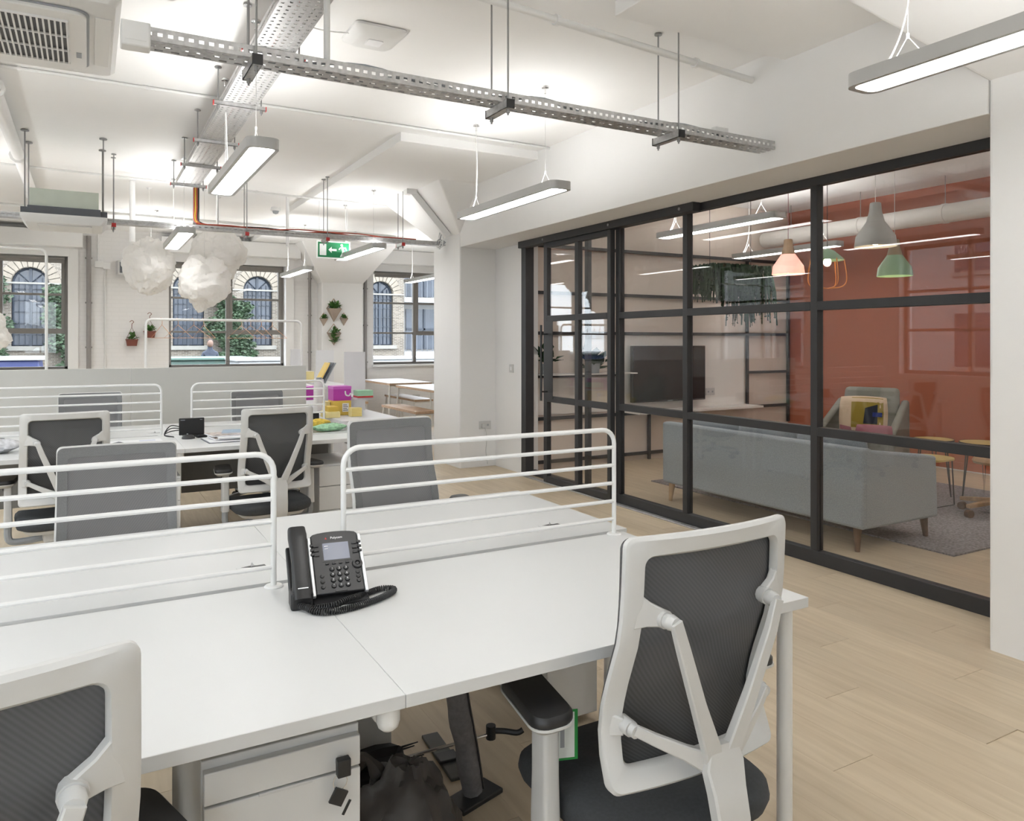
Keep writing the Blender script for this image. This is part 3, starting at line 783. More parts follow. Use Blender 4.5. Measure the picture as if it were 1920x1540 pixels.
def pipe(name, pts, r, m, label, cat='pipe', clips=0, smooth=True):
    o = thing(name, label, cat, pts[0])
    P = [Vector(p)-Vector(pts[0]) for p in pts]
    MB().tube(P, r, 10).build('pipe_run', m, o, smooth=smooth)
    d = P[-1]-P[0]
    for k in range(clips):
        p = P[0]+d*((k+.5)/clips); dd = d.normalized()*.012
        MB().cyl(p-dd, p+dd, r*1.45, n=10).build('pipe_clip', m, o)
    return o
pipe('ceiling_pipe', [(3.62, 3.40, 3.05), (-.5, 2.99, 3.05)], .02, WCE, 'white pipe under the ceiling above the long tray', clips=4)
pipe('ceiling_conduit', [(-2.2, 5.72, 3.155), (3.62, 5.78, 3.155)], .011, WCE, 'thin white conduit crossing the ceiling behind the near air conditioner', 'conduit', clips=8)
pipe('ceiling_conduit', [(-2.2, 8.75, 3.155), (3.3, 8.85, 3.07)], .011, WCE, 'thin white conduit crossing the ceiling near the far tray', 'conduit', clips=5)
pipe('ceiling_conduit', [(-2.2, 11.2, 3.12), (4.2, 11.25, 3.06)], .02, WCE, 'white pipe crossing the ceiling near the windows', clips=5)
pipe('ceiling_pipe', [(-.55, 5.0, 3.10), (-.55, 13.4, 3.10)], .05, CEIL, 'thick white pipe along the ceiling at the left', clips=4)
pipe('conduit_drop', [(.915, 3.30, 3.17), (.915, 3.30, 2.60)], .014, WCE, 'white conduit dropping to the long tray', 'conduit')
pipe('conduit_drop', [(.42, 9.2, 3.16), (.42, 9.2, 2.5)], .03, CEIL, 'broad white vertical pipe behind the far air conditioner')
pipe('conduit_drop', [(2.1, 9.3, 3.16), (2.1, 9.3, 2.56)], .02, WCE, 'white vertical conduit left of the exit sign', 'conduit')
pipe('conduit_drop', [(1.15, 8.2, 3.16), (1.15, 8.2, 2.56)], .012, WCE, 'slim white conduit right of the cable drop', 'conduit')
pipe('condensate_pipe', [(.10, 3.36, 2.82), (.30, 3.36, 2.82), (.33, 3.36, 2.84), (.34, 3.36, 2.88), (.34, 3.36, 3.17)], .018, WCE, 'white bent pipe leaving the near air conditioner')
dome = thing('ceiling_sensor', 'white domed sensor on a conduit near the window wall', 'sensor', (1.96, 9.3, 2.98))
MB().lathe([(0, .05), (.05, .045), (.06, .01), (.055, 0), (0, 0)], 14).build('housing', WCE, dome, smooth=True)
MB().lathe([(0, -.04), (.03, -.03), (.04, 0)], 12).build('lens', GPL, dome, smooth=True)

ap = thing('access_point', 'flat square white wireless access point on the ceiling', 'access point', (1.42, 4.15, ZC))
MB().loft([[(u, v, -.004) for u, v in rrect(-.15, .15, -.15, .15, .03)], [(u, v, -.018) for u, v in rrect(-.15, .15, -.15, .15, .03)], [(u, v, -.05) for u, v in rrect(-.105, .105, -.105, .105, .03)]]).build('housing', WCE, ap, smooth=True)
MB().loft([[(u, v, -.05) for u, v in rrect(-.045, .045, -.045, .045, .012)], [(u, v, -.055) for u, v in rrect(-.045, .045, -.045, .045, .012)]]).build('centre_pad', PAPER, ap)
MB().tube(spline([(-.12, 0, -.02), (-.3, .03, -.025), (-.48, -.03, -.02)], 6), .004, 6).build('cable', WCE, ap, smooth=True)

# near cassette air conditioner
ac = thing('air_conditioner', 'white cassette air conditioner at the upper left with dark slatted grille', 'air conditioner', (-.36, 3.765, 2.72))
MB().box(-.42, .42, -.42, .42, .06, .30).build('casing', GALV, ac)
hang = MB()
for sx in (-.38, .38):
    for sy in (-.38, .38): hang.cyl((sx, sy, .3), (sx, sy, .45), .006, n=6)
hang.build('hanger_rods', STEEL, ac)
MB().loft([[(u, v, .06) for u, v in rrect(-.475, .475, -.475, .475, .035)], [(u, v, .02) for u, v in rrect(-.475, .475, -.475, .475, .035)], [(u, v, 0) for u, v in rrect(-.455, .455, -.455, .455, .035)]]).build('fascia', WCE, ac, smooth=True)
inner = MB(); lo = rrect(-.355, .355, -.345, .345, .05, 6)
inner.loft([[(u, v, -.001) for u, v in lo], [(u, v, -.022) for u, v in lo]]).build('centre_panel', WCE, ac, bevel=.006)
MB().loft([[(u, v, -.002) for u, v in rrect(-.365, .365, -.355, .355, .055, 6)], [(u, v, -.008) for u, v in rrect(-.365, .365, -.355, .355, .055, 6)]]).build('shadow_trim', GPL, ac)
gr = MB().box(-.285, .285, -.265, .255, -.0235, -.0215).build('intake_grille', BLK2, ac)
for k in range(29):
    x = -.285+k*.57/28
    MB().box(x-.0035, x+.0035, -.265, .255, -.030, -.022).build('slat', WCE, gr)
for y in (-.265, -.09, .085, .255): MB().box(-.29, .29, y-.0035, y+.0035, -.031, -.022).build('cross_bar', WCE, gr)
for s in (-1, 1):
    MB().box(s*.415-.03, s*.415+.03, -.3, .3, -.004, .0).build('air_flap', WCE, ac, bevel=.002)
    MB().box(-.3, .3, s*.405-.03, s*.405+.03, -.004, .0).build('air_flap', WCE, ac, bevel=.002)
MB().box(.315, .335, .10, .17, -.0235, -.0215).build('maker_label', GPL, ac)

# far cassette air conditioner
ac2 = thing('air_conditioner', 'hanging cassette air conditioner with pale green top and slate band', 'air conditioner', (-.17, 7.62, 2.40))
MB().box(-.25, .25, -.25, .25, .13, .285).build('casing', SAGE, ac2, bevel=.004)
MB().box(-.265, .265, -.265, .265, .07, .14).build('band', SLATE, ac2, bevel=.004)
MB().loft([[(u, v, .07) for u, v in rrect(-.315, .315, -.315, .315, .03)], [(u, v, .045) for u, v in rrect(-.315, .315, -.315, .315, .03)], [(u, v, 0) for u, v in rrect(-.28, .28, -.28, .28, .03)]]).build('fascia', WCE, ac2, smooth=True)
MB().box(-.2, .2, -.2, .2, -.01, .0).build('centre_panel', WCE, ac2, bevel=.004)
for s in (-1, 1): MB().box(-.2, .2, s*.25-.025, s*.25+.025, .004, .012).build('air_flap', WCE, ac2)
for sx in (-.285, .285):
    for sy in (-.2, .25):
        MB().cyl((sx, sy, .06), (sx, sy, ZC-2.404), .006, n=6).cyl((sx, sy, ZC-2.414), (sx, sy, ZC-2.404), .03, n=8).build('hanger_rod', STEEL, ac2)
        MB().box(sx-.03, sx+.03, sy-.02, sy+.02, .07, .13).build('hanger_lug', SLATE, ac2)

# linear pendant lamps
def make_lamp(L=1.5):
    r = thing('linear_pendant_lamp', 'x', 'lamp', (0, 0, 0), group='linear pendant lamps')
    w = .085
    out = rrect(-w, w, -L/2, L/2, .05, 6); inn = rrect(-w+.02, w-.02, -L/2+.025, L/2-.025, .035, 6)
    b = MB()
    b.loft([[(u, v, .004) for u, v in inn], [(u, v, 0) for u, v in inn], [(u, v, 0) for u, v in out], [(u, v, .055) for u, v in out]])
    b.build('lamp_body', SGREY, r, smooth=True)
    MB().loft([[(u, v, .006) for u, v in inn], [(u, v, .003) for u, v in inn]]).build('diffuser', LED, r)
    inu = rrect(-w+.025, w-.025, -L/2+.08, L/2-.08, .02, 3)
    MB().loft([[(u, v, .0555) for u, v in inu], [(u, v, .058) for u, v in inu]]).build('uplight_diffuser', LEDU, r)
    return r
def lamp(x, yc, z, label, ztop=ZC, proto=[None], L=1.5):
    if proto[0] is None: proto[0] = make_lamp(L); r = proto[0]; r.location = (x, yc, z); r['label'] = label
    else:
        src = proto[0]
        r = src.copy(); C.objects.link(r); r.location = (x, yc, z); r['label'] = label
        for ch in src.children:
            if ch.name.split('.')[0] in ('lamp_body', 'diffuser', 'uplight_diffuser'):
                c = ch.copy(); C.objects.link(c); c.parent = r
    h = ztop-z
    for s in (-1, 1):
        y = s*(L/2-.22)
        wr_ = MB().cyl((0, y, .15), (0, y, h-.01), .0016, n=5).cyl((0, y, .15), (0, y-.07, .055), .0016, n=5).cyl((0, y, .15), (0, y+.07, .055), .0016, n=5).build('suspension_wire', WMET, r)
        MB().lathe([(0, 0), (.028, 0), (.026, -.012), (.008, -.016), (.008, -.05), (0, -.05)], 14, (0, y, h)).build('ceiling_rose', CHROME, wr_, smooth=True)
        MB().lathe([(0, .165), (.006, .16), (.006, .145), (0, .14)], 8, (0, y, 0)).build('wire_grip', WMET, wr_)
    y = (L/2-.22)
    MB().tube(spline([(0, y, h-.03), (.006, y-.004, h*.6), (.012, y+.01, h*.4), (.02, y+.05, .16), (.005, y+.10, .055)], 6), .0035, 6).build('power_cord', WMET, r, smooth=True)
    return r
LZ = 2.43
lamp(2.72, 1.25, LZ, 'linear pendant lamp at the upper right, cut by the frame', 3.095)
lamp(2.74, 4.96, LZ, 'linear pendant lamp in front of the white bulkhead')
lamp(.80, 4.82, LZ, 'large linear pendant lamp under the broad cable tray')
lamp(.80, 8.38, LZ, 'linear pendant lamp above the paper cloud lamps')
lamp(2.76, 8.60, LZ, 'linear pendant lamp beside the exit sign', 3.095)
lamp(2.72, 11.5, LZ, 'linear pendant lamp between the middle window and the wall planters', 3.095)
lamp(4.85, 11.65, LZ, 'linear pendant lamp above the eating tables')
lamp(.80, 1.3, LZ, 'unseen linear pendant lamp added above the viewer')  # off-camera lamp, added to light the foreground
lamp(.80, 11.7, LZ, 'linear pendant lamp near the middle window')
lamp(-1.2, 4.82, LZ, 'unseen linear pendant lamp added near the side windows')  # out of view, put in for light and reflections
lamp(-1.2, 1.3, LZ, 'unseen linear pendant lamp added left of the viewer')  # off-camera lamp added for light on the near left
lamp(-1.2, 8.38, LZ, 'unseen linear pendant lamp added near the far left corner')  # beyond the left edge of view, added for light and reflections
lamp(2.0, -1.3, LZ, 'unseen linear pendant lamp added behind the viewer')  # added off camera to throw light from behind
lamp(7.0, 11.5, LZ, 'unseen linear pendant lamp added at the right of the eating area')  # out of sight, an extra lamp added for its light
lamp(4.95, 5.08, LZ, 'linear pendant lamp inside the lounge above the sofa')
lamp(6.95, 6.05, LZ, 'linear pendant lamp inside the lounge behind the hanging plant')
lamp(5.7, 1.3, LZ, 'linear pendant lamp added for lounge light, hidden behind the near column')  # unseen lamp added to brighten the lounge
lamp(7.2, 2.6, LZ, 'unseen linear pendant lamp added at the near end of the lounge')  # outside the view, also added for lounge light

# crumpled paper cloud lamps
def cloud(name, label, c, r, seed):
    o = thing(name, label, 'paper lamp', c, group='paper cloud lamps')
    nu, nv = 72, 48; vs = []; fs = []
    off = Vector((seed*3.1, seed*1.7, 0))
    for j in range(nv+1):
        ph = PI*j/nv
        for i in range(nu):
            t = 2*PI*i/nu
            d = Vector((math.sin(ph)*math.cos(t), math.sin(ph)*math.sin(t), -math.cos(ph)))
            k = 1+.22*noise.noise(d*1.7+off)+.10*noise.noise(d*4.5+off)+.05*noise.noise(d*11+off)-.06*abs(noise.noise(d*6.5+off*2))-.018*abs(noise.noise(d*15+off))
            vs.append((d.x*r[0]*k, d.y*r[1]*k, d.z*r[2]*k))
    for j in range(nv):
        for i in range(nu): fs.append((j*nu+i, j*nu+(i+1) % nu, (j+1)*nu+(i+1) % nu, (j+1)*nu+i))
    b = MB(); b.add(vs, fs); s = b.build('paper_shade', CLOUD, o, smooth=True)
    MB().cyl((0, 0, r[2]*.9), (0, 0, ZC-c[2]), .002, n=5).lathe([(0, ZC-c[2]), (.03, ZC-c[2]), (.02, ZC-c[2]-.02), (0, ZC-c[2]-.02)], 10).build('cord', WMET, o)
cloud('paper_cloud_lamp', 'crumpled white paper lamp hanging alone at the left', (.61, 9.55, 2.28), (.265, .24, .315), 1)
cloud('paper_cloud_lamp', 'crumpled white paper lamp, upper of the overlapping pair', (1.38, 9.75, 2.47), (.31, .26, .30), 2)
cloud('paper_cloud_lamp', 'crumpled white paper lamp, lower of the overlapping pair', (1.17, 9.35, 2.10), (.285, .25, .295), 3)
cloud('paper_cloud_lamp', 'crumpled white paper lamp cut by the left edge of the photo', (-1.0, 9.6, 1.50), (.28, .25, .26), 4)

# exit sign
ex = thing('exit_sign', 'green emergency exit sign with arrow and running figure', 'sign', (2.575, 9.0, 2.515))
MB().box(-.205, .205, -.012, .012, -.105, .105).build('housing', EXITW, ex, bevel=.003)
MB().box(-.19, .19, -.0135, -.012, -.09, .09).build('green_panel', EXIT, ex)
MB().box(-.17, -.09, -.0145, -.0135, -.068, .068).build('door_symbol', EXITW, ex)
MB().prism([(-.065, 0), (-.025, .038), (-.025, .012), (.035, .012), (.035, -.012), (-.025, -.012), (-.025, -.038)], -.0145, -.0135, 'y').build('arrow_symbol', EXITW, ex)
mn = MB()
def limb(*p, w=.0085):
    for a, b in zip(p[:-1], p[1:]):
        d = Vector((b[0]-a[0], 0, b[1]-a[1])); q = Vector((-d.z, 0, d.x)).normalized()*w
        A = Vector((a[0], 0, a[1])); B = Vector((b[0], 0, b[1])); e = d.normalized()*w*.6
        pts = [A-q-e, B-q+e, B+q+e, A+q-e]
        mn.add([(v.x, y, v.z) for y in (-.0145, -.0135) for v in pts], [(0,1,2,3),(7,6,5,4),(0,4,5,1),(1,5,6,2),(2,6,7,3),(3,7,4,0)])
hdm = MB(); hdm.prism([(.098+.015*math.cos(2*PI*i/12), .062+.015*math.sin(2*PI*i/12)) for i in range(12)], -.0145, -.0135, 'y').build('figure_head', EXITW, ex)
limb((.105, .035), (.118, -.02), w=.013); limb((.11, .035), (.08, .03), (.065, .01), w=.006); limb((.11, .03), (.145, .03), (.152, .005), w=.006)
limb((.116, -.015), (.102, -.045), (.085, -.075)); limb((.12, -.015), (.135, -.045), (.168, -.05), w=.0085)
mn.build('running_figure', EXITW, ex)
for s in (-.17, .17): MB().cyl((s, 0, .105), (s, 0, 3.095-2.515), .003, n=5).build('hanging_rod', WMET, ex)

# ================================================================== WINDOW WALL DETAILS
WP = mat('grey_pipe_paint', (.30, .28, .27), .5)
pipe('heating_pipe', [(.01, YF-.07, 3.05), (.01, YF-.07, .98)], .035, WP, 'grey vertical pipe right of the leftmost window', clips=3)
pipe('wall_conduit', [(.235, YF-.02, 2.6), (.235, YF-.02, .4)], .012, WALL, 'thin white conduit on the painted brick wall', 'conduit', clips=10)
pipe('wall_conduit', [(.14, YF-.02, 3.1), (.14, YF-.02, 2.65)], .012, WALL, 'thin white conduit above the wall boxes', 'conduit', clips=2)
pipe('heating_pipe', [(3.42, YF-.06, 2.85), (3.42, YF-.06, .9)], .025, WP, 'grey vertical pipe right of the middle window', clips=3)
pipe('heating_pipe', [(4.44, YF-.06, 2.72), (4.44, YF-.06, .7)], .03, WP, 'grey vertical pipe left of the eating area window', clips=3)
tag(MB().box(-.06, .06, -.05, 0, -.05, .05).build('junction_box', WALL, bevel=.005, loc=(.15, YF, 2.62)), 'white square box on the brick wall beside the pipe', 'junction box')
tag(MB().box(-.05, .05, -.05, 0, -.05, .05).build('junction_box', WALL, bevel=.005, loc=(.255, YF, 2.60)), 'smaller white box right of the square wall box', 'junction box')
sp = thing('wall_speaker', 'small white wall speaker with dark grille on the brick wall', 'speaker', (.50, YF-.14, 2.57), math.radians(10))
MB().box(-.11, .11, -.08, .08, -.11, .11).build('cabinet', WPL, sp, bevel=.01)
MB().box(-.085, .085, -.085, -.08, -.085, .085).build('grille', SLATE, sp)
MB().box(-.02, .02, .08, .14, -.02, .02).build('wall_bracket', WPL, sp)

def leafy(root, name, c, n, size, spread, m, seed, droop=0):
    rs = random.Random(seed); mb = MB()
    for _ in range(n):
        az = rs.uniform(0, 2*PI); el = rs.uniform(.1, 1.3)
        d = Vector((math.cos(az)*math.cos(el), math.sin(az)*math.cos(el), math.sin(el)))
        p = Vector(c)+d*spread*rs.uniform(.3, 1); p.z -= droop*rs.random()
        a, b = basis(d+Vector((rs.gauss(0,.5), rs.gauss(0,.5), rs.gauss(0,.5)))); s_ = size*rs.uniform(.7, 1.2)
        t = d*s_; w = a*s_*.42; up = b*s_*.12
        mb.add([p-t*.5, p+w+up, p+t*.6, p-w+up, p+t*.05+up*.3], [(0,1,4),(1,2,4),(2,3,4),(3,0,4)])
    return mb.build(name, m, root)
def hanging_pot(x, y, z, label, seed):
    r = thing('hanging_plant', label, 'plant', (x, y, z), group='hanging pots on the brick wall')
    pot = MB().loft([[(u, v, 0) for u, v in rrect(-.10, .10, -.06, .06, .02, 3)], [(u, v, .15) for u, v in rrect(-.125, .125, -.075, .075, .025, 3)]]).build('pot', BROWNP, r, bevel=.004)
    MB().loft([[(u, v, .13) for u, v in rrect(-.13, .13, -.08, .08, .025, 3)], [(u, v, .152) for u, v in rrect(-.13, .13, -.08, .08, .025, 3)]]).build('rim', BROWNP, pot)
    for s in (-1, 1): MB().cyl((s*.12, 0, .14), (0, 0, .42), .004, n=5).build('hanger_wire', BROWNP, r)
    MB().tube(spline([(0, 0, .42), (.005, 0, .50), (.04, 0, .54), (.0, 0, .575), (-.045, 0, .54)], 5), .007, 6).build('hook', BROWNP, r, smooth=True)
    leafy(r, 'foliage', (0, 0, .14), 45, .09, .15, LEAF, seed)
    r.scale = (.70, .70, .70)
hanging_pot(.605, YF-.1, 1.345, 'brown hanging pot with green plant, left and lower of the two', 1)
hanging_pot(.86, YF-.1, 1.475, 'brown hanging pot with green plant, right and higher of the two', 2)

CLAY = mat('clay_planter', (.40, .32, .26), .7)
def wall_planter(x, z, s, label, seed, droop):
    r = thing('wall_planter', label, 'planter', (x, 13.2, z), group='geometric planters on the window column')
    MB().add([(-s, -.0, s*1.05), (s, 0, s*1.05), (0, 0, -s*.75), (-s*.9, -s*.8, s*1.0), (s*.9, -s*.8, s*1.0), (0, -s*.25, -s*.7)], [(0,2,1),(3,4,5),(0,3,5,2),(1,2,5,4),(0,1,4,3)]).build('cone', CLAY, r)
    for q in (-1, 1): MB().cyl((q*s*.95, -.01, s), (0, -.005, s*2.3), .005, n=5).build('cord', OAK, r)
    leafy(r, 'foliage', (0, -s*.45, s*.95), 110 if droop else 70, s*.6, s*.95, LEAF, seed, droop)
wall_planter(3.78, 1.86, .135, 'topmost clay wall planter with leafy plant', 3, 0)
wall_planter(3.60, 1.74, .075, 'small left clay wall planter with succulent', 4, 0)
wall_planter(3.96, 1.75, .075, 'small right clay wall planter with succulent', 5, 0)
wall_planter(3.78, 1.44, .125, 'lowest clay wall planter with trailing fern', 6, .17)

# garment rails and hangers behind the low partition
def garment_rail(x0, x1, y, zt, label):
    r = thing('garment_rail', label, 'rail', (x0, y, 0))
    w = x1-x0; a = .06
    P = [(0, 0, .03), (0, 0, zt-a)] + [(a-a*math.cos(PI/2*i/5), 0, zt-a+a*math.sin(PI/2*i/5)) for i in range(1, 6)] + [(w-a+a*math.sin(PI/2*i/5), 0, zt-a+a*math.cos(PI/2*i/5)) for i in range(0, 5)] + [(w, 0, zt-a), (w, 0, .03)]
    MB().tube(P, .014, 8).build('tube_frame', WMET, r, smooth=True)
    for xx in (0, w): MB().cyl((xx, -.25, .015), (xx, .25, .015), .015, n=8).build('foot', WMET, r)
garment_rail(.54, 2.19, 9.0, 1.655, 'white tube garment rail above the low partition')
garment_rail(-1.95, -.37, 9.05, 2.35, 'tall white tube frame in front of the leftmost window')
for k, x in enumerate((.70, .86, 1.02, 1.12, 1.52, 1.62, 1.74, 1.86)):
    h = MB().tube([(0, -.2, -.20), (0, .2, -.20), (0, .02, -.07), (0, 0, -.05), (0, 0, 0), (0, .02, .02), (0, .035, 0)], .0024, 5).tube([(0, -.2, -.20), (0, 0, -.06)], .0024, 5)
    o = h.build('wire_hanger', ORGP, loc=(x, 9.0, 1.655), rotz=.5+.2*(k % 3))
    tag(o, 'orange wire hanger on the white garment rail, %s from the left' % ('first', 'second', 'third', 'fourth', 'fifth', 'sixth', 'seventh', 'last')[k], 'hanger', 'wire hangers on the garment rail')

# ================================================================== OFFICE CHAIRS
BP = [(.475, -.197), (.53, -.172), (.61, -.162), (.70, -.185), (.82, -.226), (1.02, -.240)]
def by(x, z): return catmull(BP, z) - .025*(1-(x/.232)**2)
def make_chair():
    r = thing('office_chair', 'x', 'chair', (0, 0, 0), group='mesh office chairs')
    up = []
    # back frame: one closed loop
    def sides(zt, zb, hw_t, hw_b, rad):
        return [((x*(hw_b+(hw_t-hw_b)*(z-zb)/(zt-zb))/hw_t), z) for x, z in rrect(-hw_t, hw_t, zb, zt, rad, 5, 10)]
    o = sides(1.02, .475, .230, .238, .020); i_ = sides(.977, .518, .188, .192, .022)
    loops = []
    T = .013
    for off, pts, grow in ((-T*.5, o, 0), (-T, o, -.008), (-T, i_, .006), (-T*.4, i_, 0), (T*.6, i_, 0), (T, o, -.008), (T*.4, o, 0)):
        L_ = []
        for x, z in pts:
            cx, cz = x, z-.75
            k = 1+grow/max(.2, math.hypot(cx, cz))
            L_.append((cx*k, by(cx, z)+off, .75+cz*k))
        loops.append(L_)
    f = MB(); n = len(o)
    f.v = [p for l in loops for p in l]
    for j in range(len(loops)):
        j2 = (j+1) % len(loops)
        for i in range(n): f.f.append((j*n+i, j*n+(i+1) % n, j2*n+(i+1) % n, j2*n+i))
    for s in (-1, 1):     # tabs reaching in to the upper hubs
        f.bar([(s*.20, by(.2, .87)-.003, .866), (s*.178, by(.178, .862)-.010, .860), (s*.150, -.258, .851)], [.070, .048, .036], [.018, .018, .020], side=(0, 0, 1))
        f.bar([(s*.215, by(.215, .61)-.002, .61), (s*.195, -.192, .61)], [.05, .036], [.02, .02], side=(0, 0, 1))
    bk = f.build('back_frame', WPL, r, smooth=True)
    # hubs
    for s in (-1, 1):
        MB().cyl((s*.150, -.250, .850), (s*.147, -.272, .849), .019, .019, 12).cyl((s*.147, -.272, .849), (s*.146, -.282, .848), .016, .016, 12).cyl((s*.146, -.282, .848), (s*.144, -.298, .847), .017, .014, 12).build('pivot', WPL, bk, smooth=True)
        MB().cyl((s*.192, -.178, .612), (s*.190, -.212, .610), .018, .017, 12).cyl((s*.190, -.212, .610), (s*.188, -.226, .609), .014, .014, 12).build('pivot', WPL, bk, smooth=True)
    fab = MB(); nu, nv = 12, 20
    def ff(s_, zt, zb, hw): return lambda a, b: ((2*a-1)*hw, by((2*a-1)*hw, zb+(zt-zb)*b)+T+s_, zb+(zt-zb)*b)
    # fabric with rounded corners: clip the grid to a rounded rectangle by lofting strips
    pts = rrect(-.226, .226, .486, 1.014, .022, 6, 12)
    rings = []
    for k in (1, .93, .75, .5, .25, .02):
        rings.append([(x*k, by(x*k, .75+(z-.75)*k)+T+.004, .75+(z-.75)*k) for x, z in pts])
    fab.loft(rings, cap=False); m0 = len(fab.v)-len(pts)
    fab.f.append(tuple(range(m0, len(fab.v))))
    fo = fab.build('mesh_back', MESHF, r, smooth=True); 
    rr_ = MB(); rr_.loft([[(a, b-.0025, c) for a, b, c in l] for l in rings], cap=False); rr_.f.append(tuple(range(m0, len(rr_.v))))
    rr_.build('mesh_lining', MESHR, fo, smooth=True)
    # dark border band of the mesh seen from the front
    bd = MB()
    bd.loft([[(x*k, by(x*k, .75+(z-.75)*k)+T+.0055, .75+(z-.75)*k) for x, z in pts] for k in (1.004, .84)], cap=False)
    bo = bd.build('mesh_border', mat('mesh_border_grey', (.21, .212, .216), .85, noise_amt=.1, scale=300), r, smooth=True)
    # Y shaped spokes and stem
    sp_ = MB()
    for s in (-1, 1):
        sp_.bar([(s*.146, -.299, .852), (s*.125, -.298, .79), (s*.075, -.288, .66), (s*.035, -.280, .565), (s*.02, -.272, .52)], [.026, .029, .033, .042, .05], [.014, .018, .02, .022, .024])
        sp_.bar([(s*.190, -.222, .613), (s*.15, -.236, .590), (s*.085, -.258, .556), (s*.02, -.270, .520)], [.022, .024, .030, .05], [.014, .018, .02, .024], side=(0, 0, 1))
    sp_.bar([(0, -.277, .565), (0, -.280, .52), (0, -.292, .47), (0, -.306, .41), (0, -.300, .34), (0, -.262, .285), (0, -.17, .262), (0, -.05, .262)], [.075, .105, .092, .088, .088, .088, .09, .1], [.02, .026, .03, .032, .034, .036, .036, .036])
    so = sp_.build('back_stem', WPL, r, smooth=True)
    # seat
    se = MB(); lo = rrect(-.25, .25, -.25, .25, .12, 8, 3)
    def ring(k, z, front=0): return [(x*k, y*k, z - .018*max(0, (y-.1)/.15)**2) for x, y in lo]
    se.loft([ring(.86, .322), ring(.97, .336), ring(1, .358), ring(.985, .380), ring(.92, .396), ring(.7, .402), ring(.3, .398)])
    st = se.build('seat', SEAT, r, smooth=True)
    MB().loft([ring(.80, .300), ring(.87, .325)]).build('seat_shell', WPL, st, smooth=True)
    MB().box(-.11, .11, -.15, .12, .238, .302).build('tilt_mechanism', WPL, r, bevel=.012)
    # arm rests
    for s in (-1, 1):
        ap_ = rrect(-.054, .054, -.125, .125, .042, 6, 2)
        def wav(x, y): return .004*math.sin(y*12)
        pd = MB().loft([[(s*.29+x*.92+(.02*(y/.125)*-s), .01+y*.97, .592) for x, y in ap_], [(s*.29+x+(.02*(y/.125)*-s), .01+y, .600) for x, y in ap_], [(s*.29+x+(.02*(y/.125)*-s), .01+y, .612) for x, y in ap_], [(s*.29+x*.88+(.02*(y/.125)*-s), .01+y*.95, .621) for x, y in ap_], [(s*.29+x*.5+(.02*(y/.125)*-s), .01+y*.8, .624) for x, y in ap_]])
        po_ = pd.build('arm_pad', BLK, r, smooth=True)
        MB().loft([[(s*.29+x*.7+(.02*(y/.125)*-s), .005+y*.8, .578) for x, y in ap_], [(s*.29+x*1.03+(.02*(y/.125)*-s), .01+y*1.02, .594) for x, y in ap_], [(s*.29+x*1.03+(.02*(y/.125)*-s), .01+y*1.02, .599) for x, y in ap_]]).build('pad_tray', WPL, po_, smooth=True)
        sec = lambda k, z: [(s*.283+x*k, -.02+y*k, z) for x, y in rrect(-.021, .021, -.031, .031, .010, 4)]
        pl_ = MB().loft([sec(.9, .585), sec(1, .55), sec(1, .45), sec(1.08, .36), sec(1.08, .335)]).build('arm_post', WPL, r, smooth=True)
        MB().box(s*.283-.027, s*.283-.023, -.045, -.02, .555, .58).build('height_button', BLK, pl_, bevel=.001)
        MB().tube(spline([(s*.283, -.02, .34), (s*.283, -.02, .275), (s*.265, -.02, .245), (s*.2, -.02, .24), (s*.09, -.02, .25)], 5), .02, 8).build('arm_bracket', GPL, r, smooth=True)
    # pedestal: gas column, star base and castors
    MB().cyl((0, 0, .10), (0, 0, .17), .03, n=14).build('column_sleeve', BLK, r, smooth=True)
    MB().cyl((0, 0, .12), (0, 0, .25), .016, n=12).build('gas_column', GPL, r, smooth=True)
    bs = MB().cyl((0, 0, .075), (0, 0, .135), .042, .034, 14)
    cas = []
    for k in range(5):
        a = 2*PI*k/5+.3; d = Vector((math.cos(a), math.sin(a), 0)); sd = Vector((-d.y, d.x, 0))
        bs.bar([d*.03+Vector((0,0,.105)), d*.17+Vector((0,0,.098)), d*.315+Vector((0,0,.075))], [.05, .042, .03], [.035, .03, .022], side=sd)
    b_ = bs.build('star_base', GPL, r, smooth=True)
    for k in range(5):
        a = 2*PI*k/5+.3; d = Vector((math.cos(a), math.sin(a), 0)); sd = Vector((-d.y, d.x, 0)); p = d*.315+Vector((0, 0, .028))
        MB().cyl(p-sd*.024, p-sd*.006, .028, n=14).cyl(p+sd*.006, p+sd*.024, .028, n=14).cyl(p+Vector((0,0,.0)), p+Vector((0,0,.05)), .008, n=6).build('castor', BLK, b_, smooth=True)
    return r
LOW = {'column_sleeve', 'star_base'}
chair0 = make_chair()
used = [False]
def chair(x, y, rz, dz, label):
    if not used[0]: r = chair0; used[0] = True
    else: r = dup(chair0)
    r.location = (x, y, 0); r.rotation_euler = (0, 0, rz); r['label'] = label
    return r, dz
CH = []
CH.append(chair(1.18, 1.47, 0, 0, 'large white framed mesh chair at the right foreground, seen from behind'))
CH.append(chair(-.20, 1.345, .14, 0, 'white framed mesh chair cut off at the lower left corner'))
CH.append(chair(1.36, 3.40, PI+.12, .01, 'grey mesh chair facing the viewer behind the telephone'))
CH.append(chair(.11, 3.46, PI-.02, -.045, 'grey mesh chair facing the viewer at the left of the first bench'))
CH.append(chair(1.065, 5.29, .06, -.03, 'white framed mesh chair seen from behind at the second bench, right one'))
CH.append(chair(-.135, 5.44, .09, -.02, 'white framed mesh chair seen from behind at the second bench, left one'))
CH.append(chair(.02, 6.86, PI, -.02, 'grey mesh chair at the far left of the second bench against the partition'))
CH.append(chair(1.36, 7.0, PI, -.05, 'grey mesh chair at the far right of the second bench against the partition'))
for r, dz in CH:
    for ch in r.children:
        if ch.name.split('.')[0] not in LOW: ch.location.z += dz
